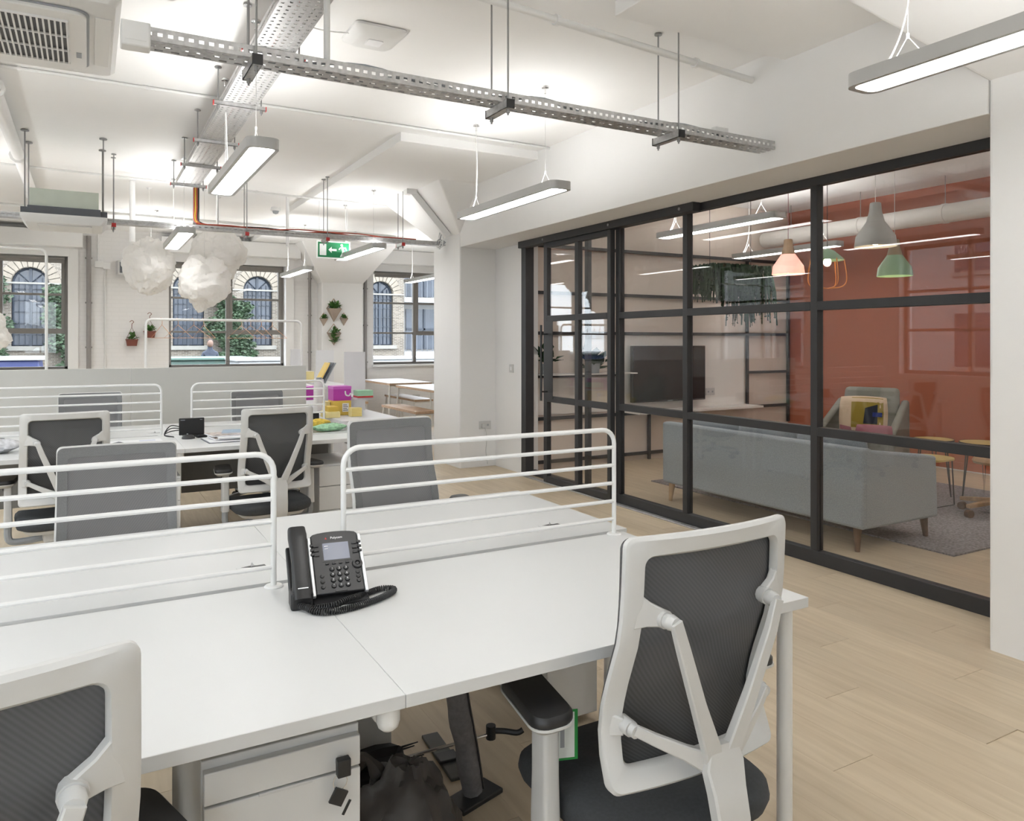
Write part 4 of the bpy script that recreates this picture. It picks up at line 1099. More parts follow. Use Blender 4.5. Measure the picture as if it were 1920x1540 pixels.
# swing tag tied to the arm of the foreground chair
tg = thing('swing_tag', 'white paper tag with green border hanging from the chair arm', 'tag', (.94, 1.47, .515), math.radians(-18))
MB().box(-.004, .05, -.001, .001, -.06, .055).build('card_edge', TAGG, tg)
MB().box(.001, .042, -.0018, .0018, -.054, .050).build('card', TAGW, tg)
MB().box(.008, .018, -.0024, .0024, -.03, .02).build('printed_mark', GPL, tg)
MB().tube([(-.055, -.06, .05), (-.0, -.066, .046), (.003, 0, .05), (-.055, .014, .052)], .0012, 5, True).build('string', TAGG, tg)

# ================================================================== BENCH DESKS
XS, XE, XW = .542, 1.735, -.658
def desk(x0, x1, y0, y1, front, label, right_end, portflip=False):
    """one worktop of a bench; front = -1 when the user sits on the near side"""
    r = thing('bench_desk', label, 'desk', (x0, y0, 0))
    w = x1-x0-.0008; d = y1-y0
    MB().box(0, w, 0, d, .703, .73).build('worktop', LAM, r, bevel=.0012)
    fy = .05 if front < 0 else d-.05
    if right_end: lx = w-.035
    else: lx = .035
    lg = MB().cyl((lx, fy, .0), (lx, fy, .70), .021, n=14).build('leg', WMET, r, smooth=True)
    MB().cyl((lx, fy, 0), (lx, fy, .02), .024, n=14).build('foot_glide', GPL, lg)
    ly = d-.06 if front < 0 else .06
    MB().cyl((lx, ly, .0), (lx, ly, .70), .021, n=14).build('leg', WMET, r, smooth=True)
    MB().cyl((lx, min(fy, ly), .672), (lx, max(fy, ly), .672), .021, n=14).build('cross_beam', WMET, r, smooth=True)
    yb = d*.62 if front < 0 else d*.38
    MB().box(.06, w-.06, yb-.02, yb+.02, .655, .703).build('long_beam', WMET, r, bevel=.003)
    if front < 0: return r
    # lift-up cable port
    py = (.62*d if front < 0 else .22*d); px = w-.22 if not portflip else w-.10
    pt = MB().loft([[(px+u, py+v, .7302) for u, v in rrect(-.05, .05, -.028, .028, .027, 5)], [(px+u, py+v, .7312) for u, v in rrect(-.05, .05, -.028, .028, .027, 5)]]).build('cable_port', LAM, r)
    MB().prism([(px-.036, py+.002), (px-.01, py-.010), (px+.036, py-.012), (px+.034, py+.006), (px+.012, py+.004), (px-.004, py+.010)], .7311, .7314).build('port_slot', BLK2, pt)
    MB().add([(px-.008, py-.002, .7313), (px+.004, py+.004, .7313), (px-.002, py+.004, .742), (px-.005, py+.001, .742)], [(0,1,2,3)]).build('port_flap', LAM, pt)
    return r
def bench(y0, n):
    dl = {1: ('first', 'foreground'), 2: ('second', 'second')}[n]
    ds = []
    ds.append(desk(XS, XE-(.04 if n == 1 else 0), y0, y0+.81, -1, ['white worktop with the telephone corner, right of the foreground seam', 'white worktop holding magazines and the tray of bags'][n-1], True))
    ds.append(desk(XW, XS, y0, y0+.81, -1, ['white worktop at the left of the foreground seam', 'white worktop at the left of the second bench, near side'][n-1], False))
    ds.append(desk(XS, XE, y0+.84, y0+1.65, 1, ['white worktop behind the right desk rail of the first bench', 'white worktop behind the right desk rail of the second bench'][n-1], True))
    ds.append(desk(XW, XS, y0+.84, y0+1.65, 1, ['white worktop behind the left desk rail of the first bench', 'white worktop behind the left desk rail of the second bench'][n-1], False, True))
    # middle leg under the seam
    o = MB().cyl((-.024, .06, .672), (-.024, 1.60, .672), .022, n=14).lathe([(0, .650), (.012, .652), (.020, .659), (.0235, .670), (.0235, .7028), (0, .7028)], 16, (-.024, .036, 0)).cyl((-.024, .5, 0), (-.024, .5, .66), .022, n=12).cyl((-.024, 1.15, 0), (-.024, 1.15, .66), .022, n=12).build('trestle_leg', WMET, smooth=True, loc=(XS, y0, 0))
    tag(o, ['white tube trestle under the seam of the first bench', 'white tube trestle under the seam of the second bench'][n-1], 'desk leg')
    return ds
bench(1.392, 1); bench(5.26, 2)

def desk_rail(x0, x1, y, label):
    r = thing('desk_rail', label, 'desk rail', (x0, y, .73))
    w = x1-x0; zt = .375; a = .05; R = .0082
    P = [(0, 0, 0), (0, 0, zt-a)] + [(a-a*math.cos(PI/2*i/6), 0, zt-a+a*math.sin(PI/2*i/6)) for i in range(1, 7)] + [(w-a+a*math.sin(PI/2*i/6), 0, zt-a+a*math.cos(PI/2*i/6)) for i in range(0, 6)] + [(w, 0, zt-a), (w, 0, 0)]
    MB().tube(P, R, 10).build('tube_frame', WMET, r, smooth=True)
    for k in range(5):
        z = zt-.0638*(k+1)
        MB().cyl((0, 0, z), (w, 0, z), R*.8, n=8).build('cross_bar', WMET, r, smooth=True)
    for xx in (0, w): MB().lathe([(0, .006), (.022, .006), (.026, .002), (.026, 0), (0, 0)], 16, (xx, 0, 0)).build('foot_plate', WMET, r, smooth=True)
desk_rail(.655, 1.64, 2.185, 'white tube desk rail right of the telephone')
desk_rail(-.60, .455, 2.185, 'white tube desk rail left of the telephone')
desk_rail(.67, 1.655, 6.055, 'white tube desk rail at the right of the second bench')
desk_rail(-.62, .465, 6.055, 'white tube desk rail at the left of the second bench')

PEDW = mat('pedestal_white', (.66, .66, .65), .45, noise_amt=.01)
def pedestal(x0, x1, y0, y1, zt, front, label, splits, key=False):
    r = thing('drawer_pedestal', label, 'drawer unit', ((x0+x1)/2, (y0+y1)/2, 0))
    w = (x1-x0)/2; d = (y1-y0)/2
    MB().box(-w, w, -d+(.02 if front < 0 else 0), d-(.02 if front > 0 else 0), .03, zt).build('carcass', PEDW, r, bevel=.002)
    zz = [.035]+splits+[zt-.012]
    yf = -d if front < 0 else d-.02
    for k in range(len(zz)-1):
        dr = MB().box(-w+.003, w-.003, yf, yf+.02, zz[k]+.0025, zz[k+1]-.0025).build('drawer_front', PEDW, r, bevel=.002)
        if k < len(zz)-2: MB().box(-.05, .05, yf-.0015, yf+.02, zz[k+1]-.006, zz[k+1]-.0005).build('finger_grip', LAM, dr, bevel=.001)
    lk = MB().cyl((w-.045, yf-.004, zt-.055), (w-.045, yf, zt-.055), .010, n=12).build('lock', SILV, r)
    for sx in (-1, 1):
        for sy in (-1, 1): MB().cyl((sx*(w-.05)-.012, sy*(d-.06), .02), (sx*(w-.05)+.012, sy*(d-.06), .02), .02, n=10).build('castor', BLK, r)
    if key:
        k0 = (w-.045, yf-.004, zt-.055)
        MB().box(k0[0]-.013, k0[0]+.013, k0[1]-.03, k0[1]-.012, k0[2]-.017, k0[2]+.017).box(k0[0]-.002, k0[0]+.002, k0[1]-.012, k0[1], k0[2]-.004, k0[2]+.004).build('key', BLK, lk, bevel=.003)
        MB().tube([(k0[0]+.014*math.cos(t)-.006, k0[1]-.02, k0[2]-.028+.016*math.sin(t)) for t in [2*PI*i/12 for i in range(12)]], .001, 5, True).build('key_ring', CHROME, lk)
        M_ = Matrix.Rotation(math.radians(30), 3, 'Y')
        MB().cbox((k0[0]-.010, k0[1]-.022, k0[2]-.055), (.028, .006, .030), M_).cbox((k0[0]+.006, k0[1]-.022, k0[2]-.080), (.006, .002, .03), M_).build('spare_key', BLK, lk, bevel=.002)
    return r
pedestal(.180, .478, 1.47, 2.03, .648, -1, 'white drawer pedestal with keys hanging from the lock in the foreground', [.30, .572], True)
pedestal(1.45, 1.67, 2.33, 2.93, .62, 1, 'pale grey drawer pedestal behind the foreground chair', [.22, .41])
pedestal(.60, .89, 2.42, 2.98, .62, 1, 'white drawer pedestal beyond the seam trestle of the first bench', [.22, .41])
pedestal(1.42, 1.72, 5.33, 5.88, .545, -1, 'white three drawer pedestal under the tray of bags', [.22, .39])
pedestal(.235, .525, 5.33, 5.88, .545, -1, 'white drawer pedestal with round lock left of the second bench seam', [.22, .39])
# dark panel under the second bench
tag(MB().box(-.55, .55, -.01, .01, .0, .36).build('modesty_panel', mat('panel_grey', (.24, .235, .22), .6), bevel=.002, loc=(1.15, 6.07, .30)), 'grey modesty panel under the right half of the second bench', 'panel')
tag(MB().box(-.55, .55, -.01, .01, .0, .36).build('modesty_panel', mat('panel_grey', (.24, .235, .22), .6), bevel=.002, loc=(-.06, 6.07, .30)), 'grey modesty panel under the left half of the second bench', 'panel')

# under the first bench: cable sleeve, umbrella, bag
slv = thing('cable_sleeve', 'grey fabric cable sleeve hanging from the desk to the floor', 'cable sleeve', (1.03, 2.17, 0))
rs = random.Random(3)
MB().tube(spline([(-.11, -.16, .70), (-.10, -.15, .55), (-.085, -.14, .40), (-.03, -.09, .2), (.01, -.06, .03)], 6), [.034+.003*math.sin(i*1.3) for i in range(25)], 10).build('sleeve', SLEEVE, slv, smooth=True)
MB().tube(spline([(-.085, -.185, .70), (-.075, -.175, .55), (-.06, -.165, .40), (-.003, -.115, .2), (.035, -.085, .04)], 6), .004, 5).build('zip', BLK, slv, smooth=True)
MB().cbox((.015, -.06, .008), (.17, .09, .016), Matrix.Rotation(.3, 3, 'Z')).build('floor_weight', BLK, slv, bevel=.004)
fb = thing('floor_bar', 'dark metal strap lying on the floor beside the cable sleeve', 'strap', (1.06, 2.37, 0), math.radians(-4))
MB().box(-.03, .03, -.15, .15, .0, .012).build('strap', mat('strap_grey', (.10, .10, .095), .6), fb, bevel=.003)
MB().box(-.035, .035, -.06, .0, .012, .022).build('buckle', BLK, fb, bevel=.003)
um = thing('umbrella', 'folded black umbrella with steel shaft lying under the desk', 'umbrella', (.55, 2.345, .045), math.radians(-4))
MB().tube([(0, 0, .01), (.66, 0, .03)], .0055, 8).build('shaft', CHROME, um, smooth=True)
cn = MB(); nn = 16
prof = [(-.06, .012), (.0, .05), (.10, .062), (.20, .058), (.28, .065), (.33, .06)]
loops = []
for k, (u, rr) in enumerate(prof):
    loops.append([(u+(.02*math.cos(5*2*PI*i/nn) if k > 3 else 0), rr*(1+.22*math.cos(8*2*PI*i/nn))*math.cos(2*PI*i/nn), .02+rr*.62*(1+.22*math.cos(8*2*PI*i/nn))*math.sin(2*PI*i/nn)) for i in range(nn)])
cn.loft(loops).build('canopy', BLK2, um, smooth=True)
for k in range(5):
    a = 2*PI*k/5
    MB().cyl((.34, .05*math.cos(a), .02+.03*math.sin(a)), (.40, .055*math.cos(a), .022+.032*math.sin(a)), .004, .002, 5).build('rib_tip', BLK, um)
MB().cyl((.655, 0, .015), (.655, 0, .06), .017, n=10).build('runner', BLK, um, smooth=True)
MB().tube(spline([(.66, 0, .04), (.70, -.01, .035), (.74, -.03, .03), (.76, -.035, .038)], 5), [.010]*16, 8).build('handle', BLK, um, smooth=True)
bg_ = thing('plastic_bag', 'crumpled dark grey plastic bag under the desk', 'bag', (.78, 1.99, 0))
nu, nv = 30, 16; vs = []; fs = []
for j in range(nv+1):
    ph = PI/2*j/nv
    for i in range(nu):
        t = 2*PI*i/nu; d = Vector((math.cos(ph)*math.cos(t), math.cos(ph)*math.sin(t), math.sin(ph)))
        k = 1+.18*noise.noise(d*2.5)+.10*noise.noise(d*7)+.07*abs(noise.noise(Vector((math.cos(t)*6, math.sin(t)*6, 2))))
        vs.append((d.x*.15*k, d.y*.16*k, d.z*.235*k))
for j in range(nv):
    for i in range(nu): fs.append((j*nu+i, j*nu+(i+1) % nu, (j+1)*nu+(i+1) % nu, (j+1)*nu+i))
MB().add(vs, fs).build('sack', BAGM, bg_, smooth=True)
MB().tube(spline([(-.06, .06, .19), (-.09, .1, .23), (-.12, .14, .16), (-.10, .15, .08)], 6), [.018+.006*math.sin(i) for i in range(19)], 6).build('bag_handle', BAGM, bg_, smooth=True)
# dark computer under the left desk
pc = thing('desktop_computer', 'black desktop computer under the left foreground desk', 'computer', (-.02, 2.0, .0))
MB().box(-.1, .1, -.22, .22, .02, .45).build('case', BLK, pc, bevel=.008); MB().box(-.08, .08, -.224, -.22, .30, .40).build('front_panel', BLK2, pc)
for sx in (-.07, .07): MB().box(sx-.015, sx+.015, -.2, .2, 0, .02).build('foot', BLK, pc)

# ================================================================== DESK TELEPHONE
ph = thing('desk_telephone', 'black office telephone with colour screen and coiled cord', 'telephone', (.562, 1.945, .73), math.radians(-7))
TL = math.radians(44)       # tilt of the face
fx = Matrix.Translation((.018, .02, .028)) @ Matrix.Rotation(TL, 4, 'X')     # face coordinates: x right, y up the face, z out of it
def face(mb, name, m, par=None, smooth=False, bevel=0):
    o = mb.build(name, m, par or ph, smooth=smooth, bevel=bevel); o.data.transform(fx); return o
top = [(.0625*math.cos(a)*1.0, .178+.010*math.sin(a)) for a in [PI*i/8 for i in range(1, 8)]]
body = [(-.064, .0), (.064, .0), (.064, .176)] + top + [(-.064, .176)]
face(MB().prism(body, -.012, 0), 'face_plate', PHONE, bevel=.003)
for s in (-1, 1): face(MB().box(s*.0685-.0045, s*.0685+.0045, -.004, .172, -.010, .002), 'side_trim', SILV, bevel=.002)
sc_ = face(MB().box(-.034, .036, .098, .150, 0, .0012), 'screen', SCREEN)
face(MB().box(-.038, .040, .094, .154, 0, .0006), 'screen_bezel', BLK2)
for k in range(2): face(MB().box(-.030, -.020, .140-k*.008, .1415-k*.008, .0012, .0014), 'screen_line', PAPER, sc_)
for k in range(4): face(MB().box(-.032+k*.018, -.022+k*.018, .084, .089, 0, .003), 'soft_key', BLK, bevel=.001)
for s in (-1, 1):
    for k in range(3):
        face(MB().box(s*.052-.007, s*.052+.007, .112+k*.014, .117+k*.014, 0, .003), 'line_key', BLK, bevel=.001)
        face(MB().box(s*.064-.004, s*.064+.006, .114+k*.014, .121+k*.014, 0, .005), 'side_key', BLK, bevel=.001)
KEYS = ['1', '2', '3', '4', '5', '6', '7', '8', '9', '*', '0', '#']
for k, ch_ in enumerate(KEYS):
    cx, cy = -.016+(k % 3)*.0185, .070-(k//3)*.0165
    kb = face(MB().lathe([(0, .0045), (.0055, .004), (.0068, .002), (.0072, 0)], 14, (cx, cy, 0)), 'key', BLK, smooth=True)
    text('key_digit', ch_, .008, PAPER, kb, fx @ Matrix.Translation((cx, cy, .0046)))
for k in range(3): face(MB().lathe([(0, .004), (.005, .0035), (.006, 0)], 12, (-.044, .052-k*.016, 0)), 'function_key', BLK, smooth=True)
for k in range(3): face(MB().lathe([(0, .003), (.005, .0025), (.006, 0)], 12, (.051, .055-k*.013, 0)), 'function_key', BLK2, smooth=True)
nav = face(MB().lathe([(.006, .003), (.007, .006), (.013, .0055), (.015, 0)], 20, (.053, .079, 0)), 'navigation_key', BLK, smooth=True)
face(MB().lathe([(0, .004), (.004, .004), (.005, 0)], 12, (.053, .079, 0)), 'select_key', BLK2, nav)
face(MB().box(-.014, .018, .004, .009, 0, .0015), 'volume_key', BLK2)
text('brand_lettering', 'Polycom', .0095, PAPER, ph, fx @ Matrix.Translation((.006, .166, .0004)))
face(MB().add([(-.026, .163, .0005), (-.020, .163, .0005), (-.023, .1695, .0005)], [(0,1,2)]), 'brand_mark', RED)
# stand and foot
MB().prism([(.0, .0), (.12, .0), (.115, .086), (.035, .016), (.0, .010)], -.055, .09, 'x').build('stand', PHONE, ph, bevel=.003)
# cradle and handset on the left
hx = Matrix.Translation((-.082, .015, .02)) @ Matrix.Rotation(TL, 4, 'X')
def hset(mb, name, m, par=None, smooth=False, bevel=0):
    o = mb.build(name, m, par or ph, smooth=smooth, bevel=bevel); o.data.transform(hx); return o
cr = hset(MB().box(-.030, .028, .0, .165, -.022, -.006), 'cradle', PHONE, bevel=.004)
MB().box(-.112, -.056, .0, .06, .0, .045).build('cradle_foot', PHONE, ph, bevel=.006)
hs = MB(); loops = []
for y, zc, hw, hh in ((-.012, .006, .016, .010), (-.008, .010, .023, .016), (.02, .014, .0245, .019), (.05, .020, .0235, .016), (.10, .026, .0225, .013), (.15, .022, .0235, .016), (.18, .016, .0245, .020), (.205, .012, .023, .017), (.210, .010, .016, .010)):
    loops.append([(hw*math.copysign(abs(math.cos(t))**.45, math.cos(t)), y, zc+hh*math.copysign(abs(math.sin(t))**.6, math.sin(t))) for t in [2*PI*i/20 for i in range(20)]])
hs.loft(loops); hso = hset(hs, 'handset', PHONE, smooth=True)
hset(MB().box(-.012, .014, .016, .0185, .0325, .0336), 'handset_mark', SILV, hso)
# coiled cord
cpts = spline([(-.075, -.012, .012), (-.06, -.045, .010), (-.02, -.062, .010), (.04, -.05, .010), (.10, -.02, .010), (.150, .02, .010), (.165, .05, .010), (.135, .065, .010), (.095, .045, .010), (.055, .0, .018), (.02, -.030, .022), (-.01, -.042, .018), (-.06, -.03, .012), (-.09, .0, .014)], 12)
hel = []; N = 1000; acc = [0]
for a, b in zip(cpts[:-1], cpts[1:]): acc.append(acc[-1]+(b-a).length)
for q in range(N):
    s_ = acc[-1]*q/(N-1); k = 0
    while k < len(acc)-2 and acc[k+1] < s_: k += 1
    u = (s_-acc[k])/max(1e-6, acc[k+1]-acc[k]); p = cpts[k].lerp(cpts[k+1], u); d = (cpts[k+1]-cpts[k]).normalized(); a, b = basis(d)
    t = s_/.0058*2*PI
    hel.append(p+a*math.cos(t)*.0068+b*math.sin(t)*.0068)
MB().tube(hel, .0022, 5).build('coiled_cord', PHONE, ph, smooth=True)

# ================================================================== THINGS ON THE SECOND BENCH
dk = thing('docking_screen', 'small black upright device on the second bench', 'device', (.655, 5.92, .73), math.radians(-2))
MB().box(-.085, .085, -.008, .008, .012, .135).build('panel', BLK2, dk, bevel=.005)
MB().box(-.06, .06, -.03, .04, 0, .014).build('stand', BLK, dk, bevel=.003)
MB().box(-.075, -.045, -.0088, -.008, .119, .123).build('maker_mark', GPL, dk); MB().box(.055, .072, -.0088, -.008, .120, .123).build('model_mark', GPL, dk)
for k in range(3):
    MB().tube(spline([(-.08, .01, .05+.012*k), (-.14, .03, .04+.02*k), (-.18, .0, .02), (-.12, -.04, .008)], 6), .004, 6).build('cable', BLK, dk, smooth=True)
mo = thing('computer_mouse', 'small black mouse and receiver in front of the upright device', 'mouse', (.62, 5.80, .73), .3)
MB().lathe([(0, .03), (.03, .027), (.042, .012), (.044, 0), (0, 0)], 16).build('shell', BLK, mo, smooth=True); MB().box(.06, .13, -.02, .02, 0, .022).build('receiver', BLK2, mo, bevel=.006); MB().lathe([(0, .036), (.006, .034), (.007, .028)], 8, (0, .015, 0)).build('scroll_wheel', GPL, mo)
fd = thing('document_folder', 'dark folder lying under the magazines on the second bench', 'folder', (.90, 5.60, .73), .06)
MB().box(-.20, .22, -.15, .15, 0, .004).build('back_cover', SLATE, fd, bevel=.001); MB().box(-.19, .21, -.145, .14, .004, .010).build('papers', PAPER, fd)
for k, (dx, dy, rz, m) in enumerate(((.0, .02, .1, CARD), (.03, -.02, -.04, PAPER), (-.02, .05, .15, CARD), (.08, .07, -.2, mat('magazine_blue', (.25, .36, .48), .4)))):
    o = thing('magazine', ['glossy magazine lowest on the dark folder', 'white brochure in the pile of magazines', 'brown covered magazine in the pile on the folder', 'pale blue leaflet on top of the magazine pile'][k], 'magazine', (.89+dx, 5.60+dy, .742+k*.010), rz, 'magazines on the second bench')
    MB().box(-.14, .14, -.10, .10, 0, .008).build('pages', PAPER, o); MB().box(-.142, .142, -.102, .102, .0081, .0092).build('cover', m, o)
ty = thing('paper_tray', 'white paper tray holding the yellow and green bags', 'tray', (1.60, 5.78, .73), -.05)
MB().box(-.15, .15, -.19, .19, 0, .006).build('tray_base', LAM, ty); MB().box(-.15, -.145, -.19, .19, .006, .04).box(.145, .15, -.19, .19, .006, .04).box(-.15, .15, .185, .19, .006, .04).build('tray_edge', LAM, ty, bevel=.001)
def soft_bag(name, label, loc, rz, m, sc3, seed):
    o = thing(name, label, 'bag', loc, rz); vs = []; fs = []; nu, nv = 24, 12
    for j in range(nv+1):
        p_ = PI*j/nv
        for i in range(nu):
            t = 2*PI*i/nu; d = Vector((math.sin(p_)*math.cos(t), math.sin(p_)*math.sin(t), -math.cos(p_)))
            k = 1+.2*noise.noise(d*2.3+Vector((seed, 0, 0)))+.1*noise.noise(d*6+Vector((seed, 1, 0)))
            vs.append((d.x*sc3[0]*k, d.y*sc3[1]*k, sc3[2]+d.z*sc3[2]*k))
    for j in range(nv):
        for i in range(nu): fs.append((j*nu+i, j*nu+(i+1) % nu, (j+1)*nu+(i+1) % nu, (j+1)*nu+i))
    MB().add(vs, fs).build('pouch', m, o, smooth=True)
    MB().tube([(-.05, 0, sc3[2]*1.9), (0, .005, sc3[2]*2.02), (.05, 0, sc3[2]*1.9)], .004, 5).build('zip', BLK, o)
soft_bag('soft_pouch', 'mint green fabric pouch in the paper tray', (1.60, 5.70, .737), .1, mat('mint_fabric', (.33, .56, .36), .8, noise_amt=.25, scale=40), (.13, .06, .03), 1)
soft_bag('soft_pouch', 'yellow fabric pouch behind the green pouch', (1.54, 5.86, .737), .2, mat('yellow_fabric', (.66, .47, .07), .8, noise_amt=.25, scale=40), (.13, .06, .04), 5)
lt = thing('laptop_closed', 'black closed laptop behind the yellow pouch', 'laptop', (1.52, 6.3, .73), 0)
MB().box(-.16, .16, -.01, .01, 0, .10).build('lid', BLK2, lt, bevel=.003); MB().box(-.16, .16, -.11, .0, 0, .012).build('base', BLK2, lt, bevel=.003)
ps = thing('paper_sheets', 'white paper sheets at the left rail of the second bench', 'papers', (.25, 5.75, .73), .03)
for k in range(3): MB().box(-.24+k*.02, .20, -.13+k*.03, .13, .001*k, .001*k+.0008).build('sheet', PAPER, ps)
MB().box(.06, .16, .03, .08, .0032, .0038).build('printed_block', mat('print_blue', (.6, .63, .75), .6), ps)
st_ = thing('stapler', 'dark stapler beside the paper sheets', 'stapler', (.16, 5.50, .73), .5)
MB().box(-.06, .06, -.015, .015, 0, .012).build('base', BLK, st_); MB().prism([(-.06, .014), (.06, .014), (.06, .028), (.02, .04), (-.055, .03)], -.014, .014, 'y').build('arm', SLATE, st_, bevel=.003)
soft_bag('plastic_wrap', 'clear crumpled packaging at the far left of the second bench', (-.50, 5.62, .73), .2, mat('clear_wrap', (.62, .63, .66), .15, noise_amt=.2, scale=40), (.14, .10, .045), 9)

# ================================================================== LOW PARTITION, SHELVING AND BOXES
PARTM = mat('partition_grey_white', (.64, .645, .62), .6, noise_amt=.008)
for k, (a, b, lb) in enumerate(((.352, 2.0, 'low pale grey partition panel at the right'), (-1.30, .348, 'low pale grey partition panel at the left'))):
    o = thing('partition_screen', lb, 'partition', ((a+b)/2, 8.02, 0)); w = (b-a)/2
    MB().box(-w, w, -.02, .02, .03, 1.165).build('panel', PARTM, o, bevel=.003)
    for s in (-1, 1): MB().box(s*(w-.12)-.02, s*(w-.12)+.02, -.2, .2, 0, .03).build('foot', WMET, o)
SHW = mat('shelf_white', (.78, .78, .80), .45, noise_amt=.006)
sh = thing('shelving_unit', 'white open shelving unit beside the low partition', 'shelving', (2.28, 7.25, 0))
MB().box(-.12, .50, .0, 4.4, .05, .64).build('base_cabinet', SHW, sh, bevel=.003)
for (y, x0, x1) in ((1.05, .22, .46), (2.72, .34, .58), (4.32, .38, .56)):
    MB().box(x0, x1, y, y+.02, .64, 1.30).build('divider', SHW, sh, bevel=.002)
for (y0, y1, z) in ((.42, 1.05, .83), (1.07, 2.72, .90), (2.74, 4.3, .90)): MB().box(.16 if y0 < 1 else .18, .33 if y0 < 1 else .46, y0, y1, z-.02, z).build('shelf', SHW, sh, bevel=.002)
MB().box(.0, .03, 1.07, 4.3, .64, .90).build('kick_panel', SHW, sh)
def carton(name, label, x, y, z, sx, sy, sz, m, lid=None, rz=0, group='boxes on the shelving'):
    o = thing(name, label, 'box', (x, y, z), rz, group)
    MB().box(-sx/2, sx/2, -sy/2, sy/2, 0, sz*(.8 if lid else 1)).build('carton', m, o, bevel=.002)
    if lid: MB().box(-sx/2-.003, sx/2+.003, -sy/2-.003, sy/2+.003, sz*.8, sz).build('lid', lid, o, bevel=.002)
    return o
MAGL = mat('magenta_light', (.62, .14, .58), .4)
c = carton('storage_box', 'large magenta storage box with white handle on the shelving', 2.335, 7.93, .795, .19, .20, .15, MAG, MAGL)
MB().tube(spline([(.03, -.103, .10), (.035, -.11, .06), (.07, -.11, .05), (.088, -.103, .075)], 4), .008, 6).build('handle', PAPER, c, smooth=True)
c = carton('storage_box', 'yellow storage box with white label under the magenta box', 2.335, 7.93, .641, .19, .20, .153, YEL)
lb_ = MB().box(.0, .07, -.1025, -.100, .035, .125).build('paper_label', PAPER, c)
for k in range(4): MB().box(.008, .06-.01*(k % 2), -.1035, -.1025, .05+k*.018, .056+k*.018).build('label_print', BLK, lb_)
c = carton('storage_box', 'small pale yellow ridged box at the front of the shelving', 2.42, 7.66, .641, .115, .10, .09, YELP)
for k in range(5): MB().box(-.05, .05, -.0515, -.05, .01+k*.016, .016+k*.016).build('ridge', YEL, c)
MINT = carton('storage_box', 'mint green box with red lower edge on the white shelf', 2.525, 7.72, .8305, .165, .15, .075, GREEN)
MB().box(-.084, .084, -.0765, .0765, 0, .018).build('base_tray', RED, bpy.data.objects[-1] if False else MINT)
carton('storage_box', 'magenta box at the left behind the rail', 2.23, 8.62, .76, .20, .2, .15, MAG, MAGL)
carton('storage_box', 'amber file box at the left of the yellow box', 2.185, 7.72, .701, .10, .16, .05, YEL)
carton('storage_box', 'cream file box lying under the amber box', 2.17, 7.70, .641, .15, .2, .06, YELP)
carton('storage_box', 'tall pale yellow file left of the yellow box', 2.212, 8.0, .641, .04, .16, .14, YELP)
pcu = thing('white_jug', 'white cylindrical container beside the magenta box', 'container', (2.215, 8.3, .641))
MB().lathe([(0, 0), (.05, 0), (.06, .02), (.06, .26), (.052, .32), (.05, .36), (.0, .36)], 16).build('body', PAPER, pcu, smooth=True); MB().lathe([(0, .38), (.03, .38), (.034, .36)], 12).build('cap', GPL, pcu)
for k, (dx, m, lab) in enumerate(((0, YEL, 'yellow folder leaning on the shelf'), (.05, SLATE, 'dark grey folder leaning on the shelf'), (.075, GPL, 'mid grey folder leaning on the shelf'))):
    o = thing('leaning_folder', lab, 'folder', (2.47+dx, 9.3, .90), 0, 'folders leaning on the shelf')
    MB().cbox((.05, 0, .13), (.012, .22, .28), Matrix.Rotation(math.radians(28), 3, 'Y')).build('cover', m, o, bevel=.002); MB().cbox((.056, 0, .128), (.006, .21, .27), Matrix.Rotation(math.radians(28), 3, 'Y')).build('pages', PAPER, o)
carton('storage_box', 'pale yellow upright card box on the upper shelf', 2.47, 9.75, .90, .10, .14, .13, YELP)

# ================================================================== EATING AREA
TT = mat('table_white_top', (.80, .80, .82), .35, noise_amt=.005)
def table(x0, x1, y0, y1, z, label, nm='eating_table', cat='table', wood=False, grp='white topped eating tables'):
    o = thing(nm, label, cat, ((x0+x1)/2, (y0+y1)/2, 0), 0, grp); w = (x1-x0)/2; d = (y1-y0)/2
    MB().box(-w, w, -d, d, z-.035, z-.003).build('ply_board', PLY, o, bevel=.002)
    MB().box(-w, w, -d, d, z-.003, z).build('top_sheet', PLY if wood else TT, o)
    for sx in (-1, 1):
        for sy in (-1, 1): MB().tube([(sx*(w-.02), sy*(d-.05), z+.004), (sx*(w-.02), sy*(d-.05), z-.05), (sx*(w+.01), sy*(d-.01), 0)], .014, 8).build('leg', WMET, o, smooth=True)
    for sy in (-1, 1): MB().cyl((-w+.02, sy*(d-.05), z-.045), (w-.02, sy*(d-.05), z-.045), .012, n=8).build('leg_brace', WMET, o)
table(4.24, 4.98, 11.62, 13.15, .74, 'white topped eating table nearest the window')
table(4.17, 4.95, 9.36, 11.15, .74, 'white topped eating table beside the column')
table(3.92, 4.25, 9.72, 11.1, .45, 'wooden bench along the left of the nearer eating table', 'dining_bench', 'bench', True, 'plywood benches')
table(4.72, 5.06, 11.75, 13.2, .45, 'white topped bench under the window table', 'dining_bench', 'bench', False, 'plywood benches')
table(3.62, 3.93, 11.75, 13.1, .45, 'wooden bench left of the window table', 'dining_bench', 'bench', True, 'plywood benches')
table(5.0, 5.3, 9.6, 11.0, .45, 'wooden bench along the right of the nearer eating table', 'dining_bench', 'bench', True, 'plywood benches')
cc = thing('cafe_chair', 'white cafe chair at the right of the eating tables', 'chair', (5.75, 12.3, 0), 2.4)
MB().loft([[(u, v, .44) for u, v in rrect(-.19, .19, -.19, .19, .06)], [(u, v, .46) for u, v in rrect(-.19, .19, -.19, .19, .06)]]).build('seat', WMET, cc)
for sx in (-1, 1):
    for sy in (-1, 1): MB().tube([(sx*.15, sy*.15, .44), (sx*.18, sy*.19, 0)], .012, 8).build('leg', WMET, cc)
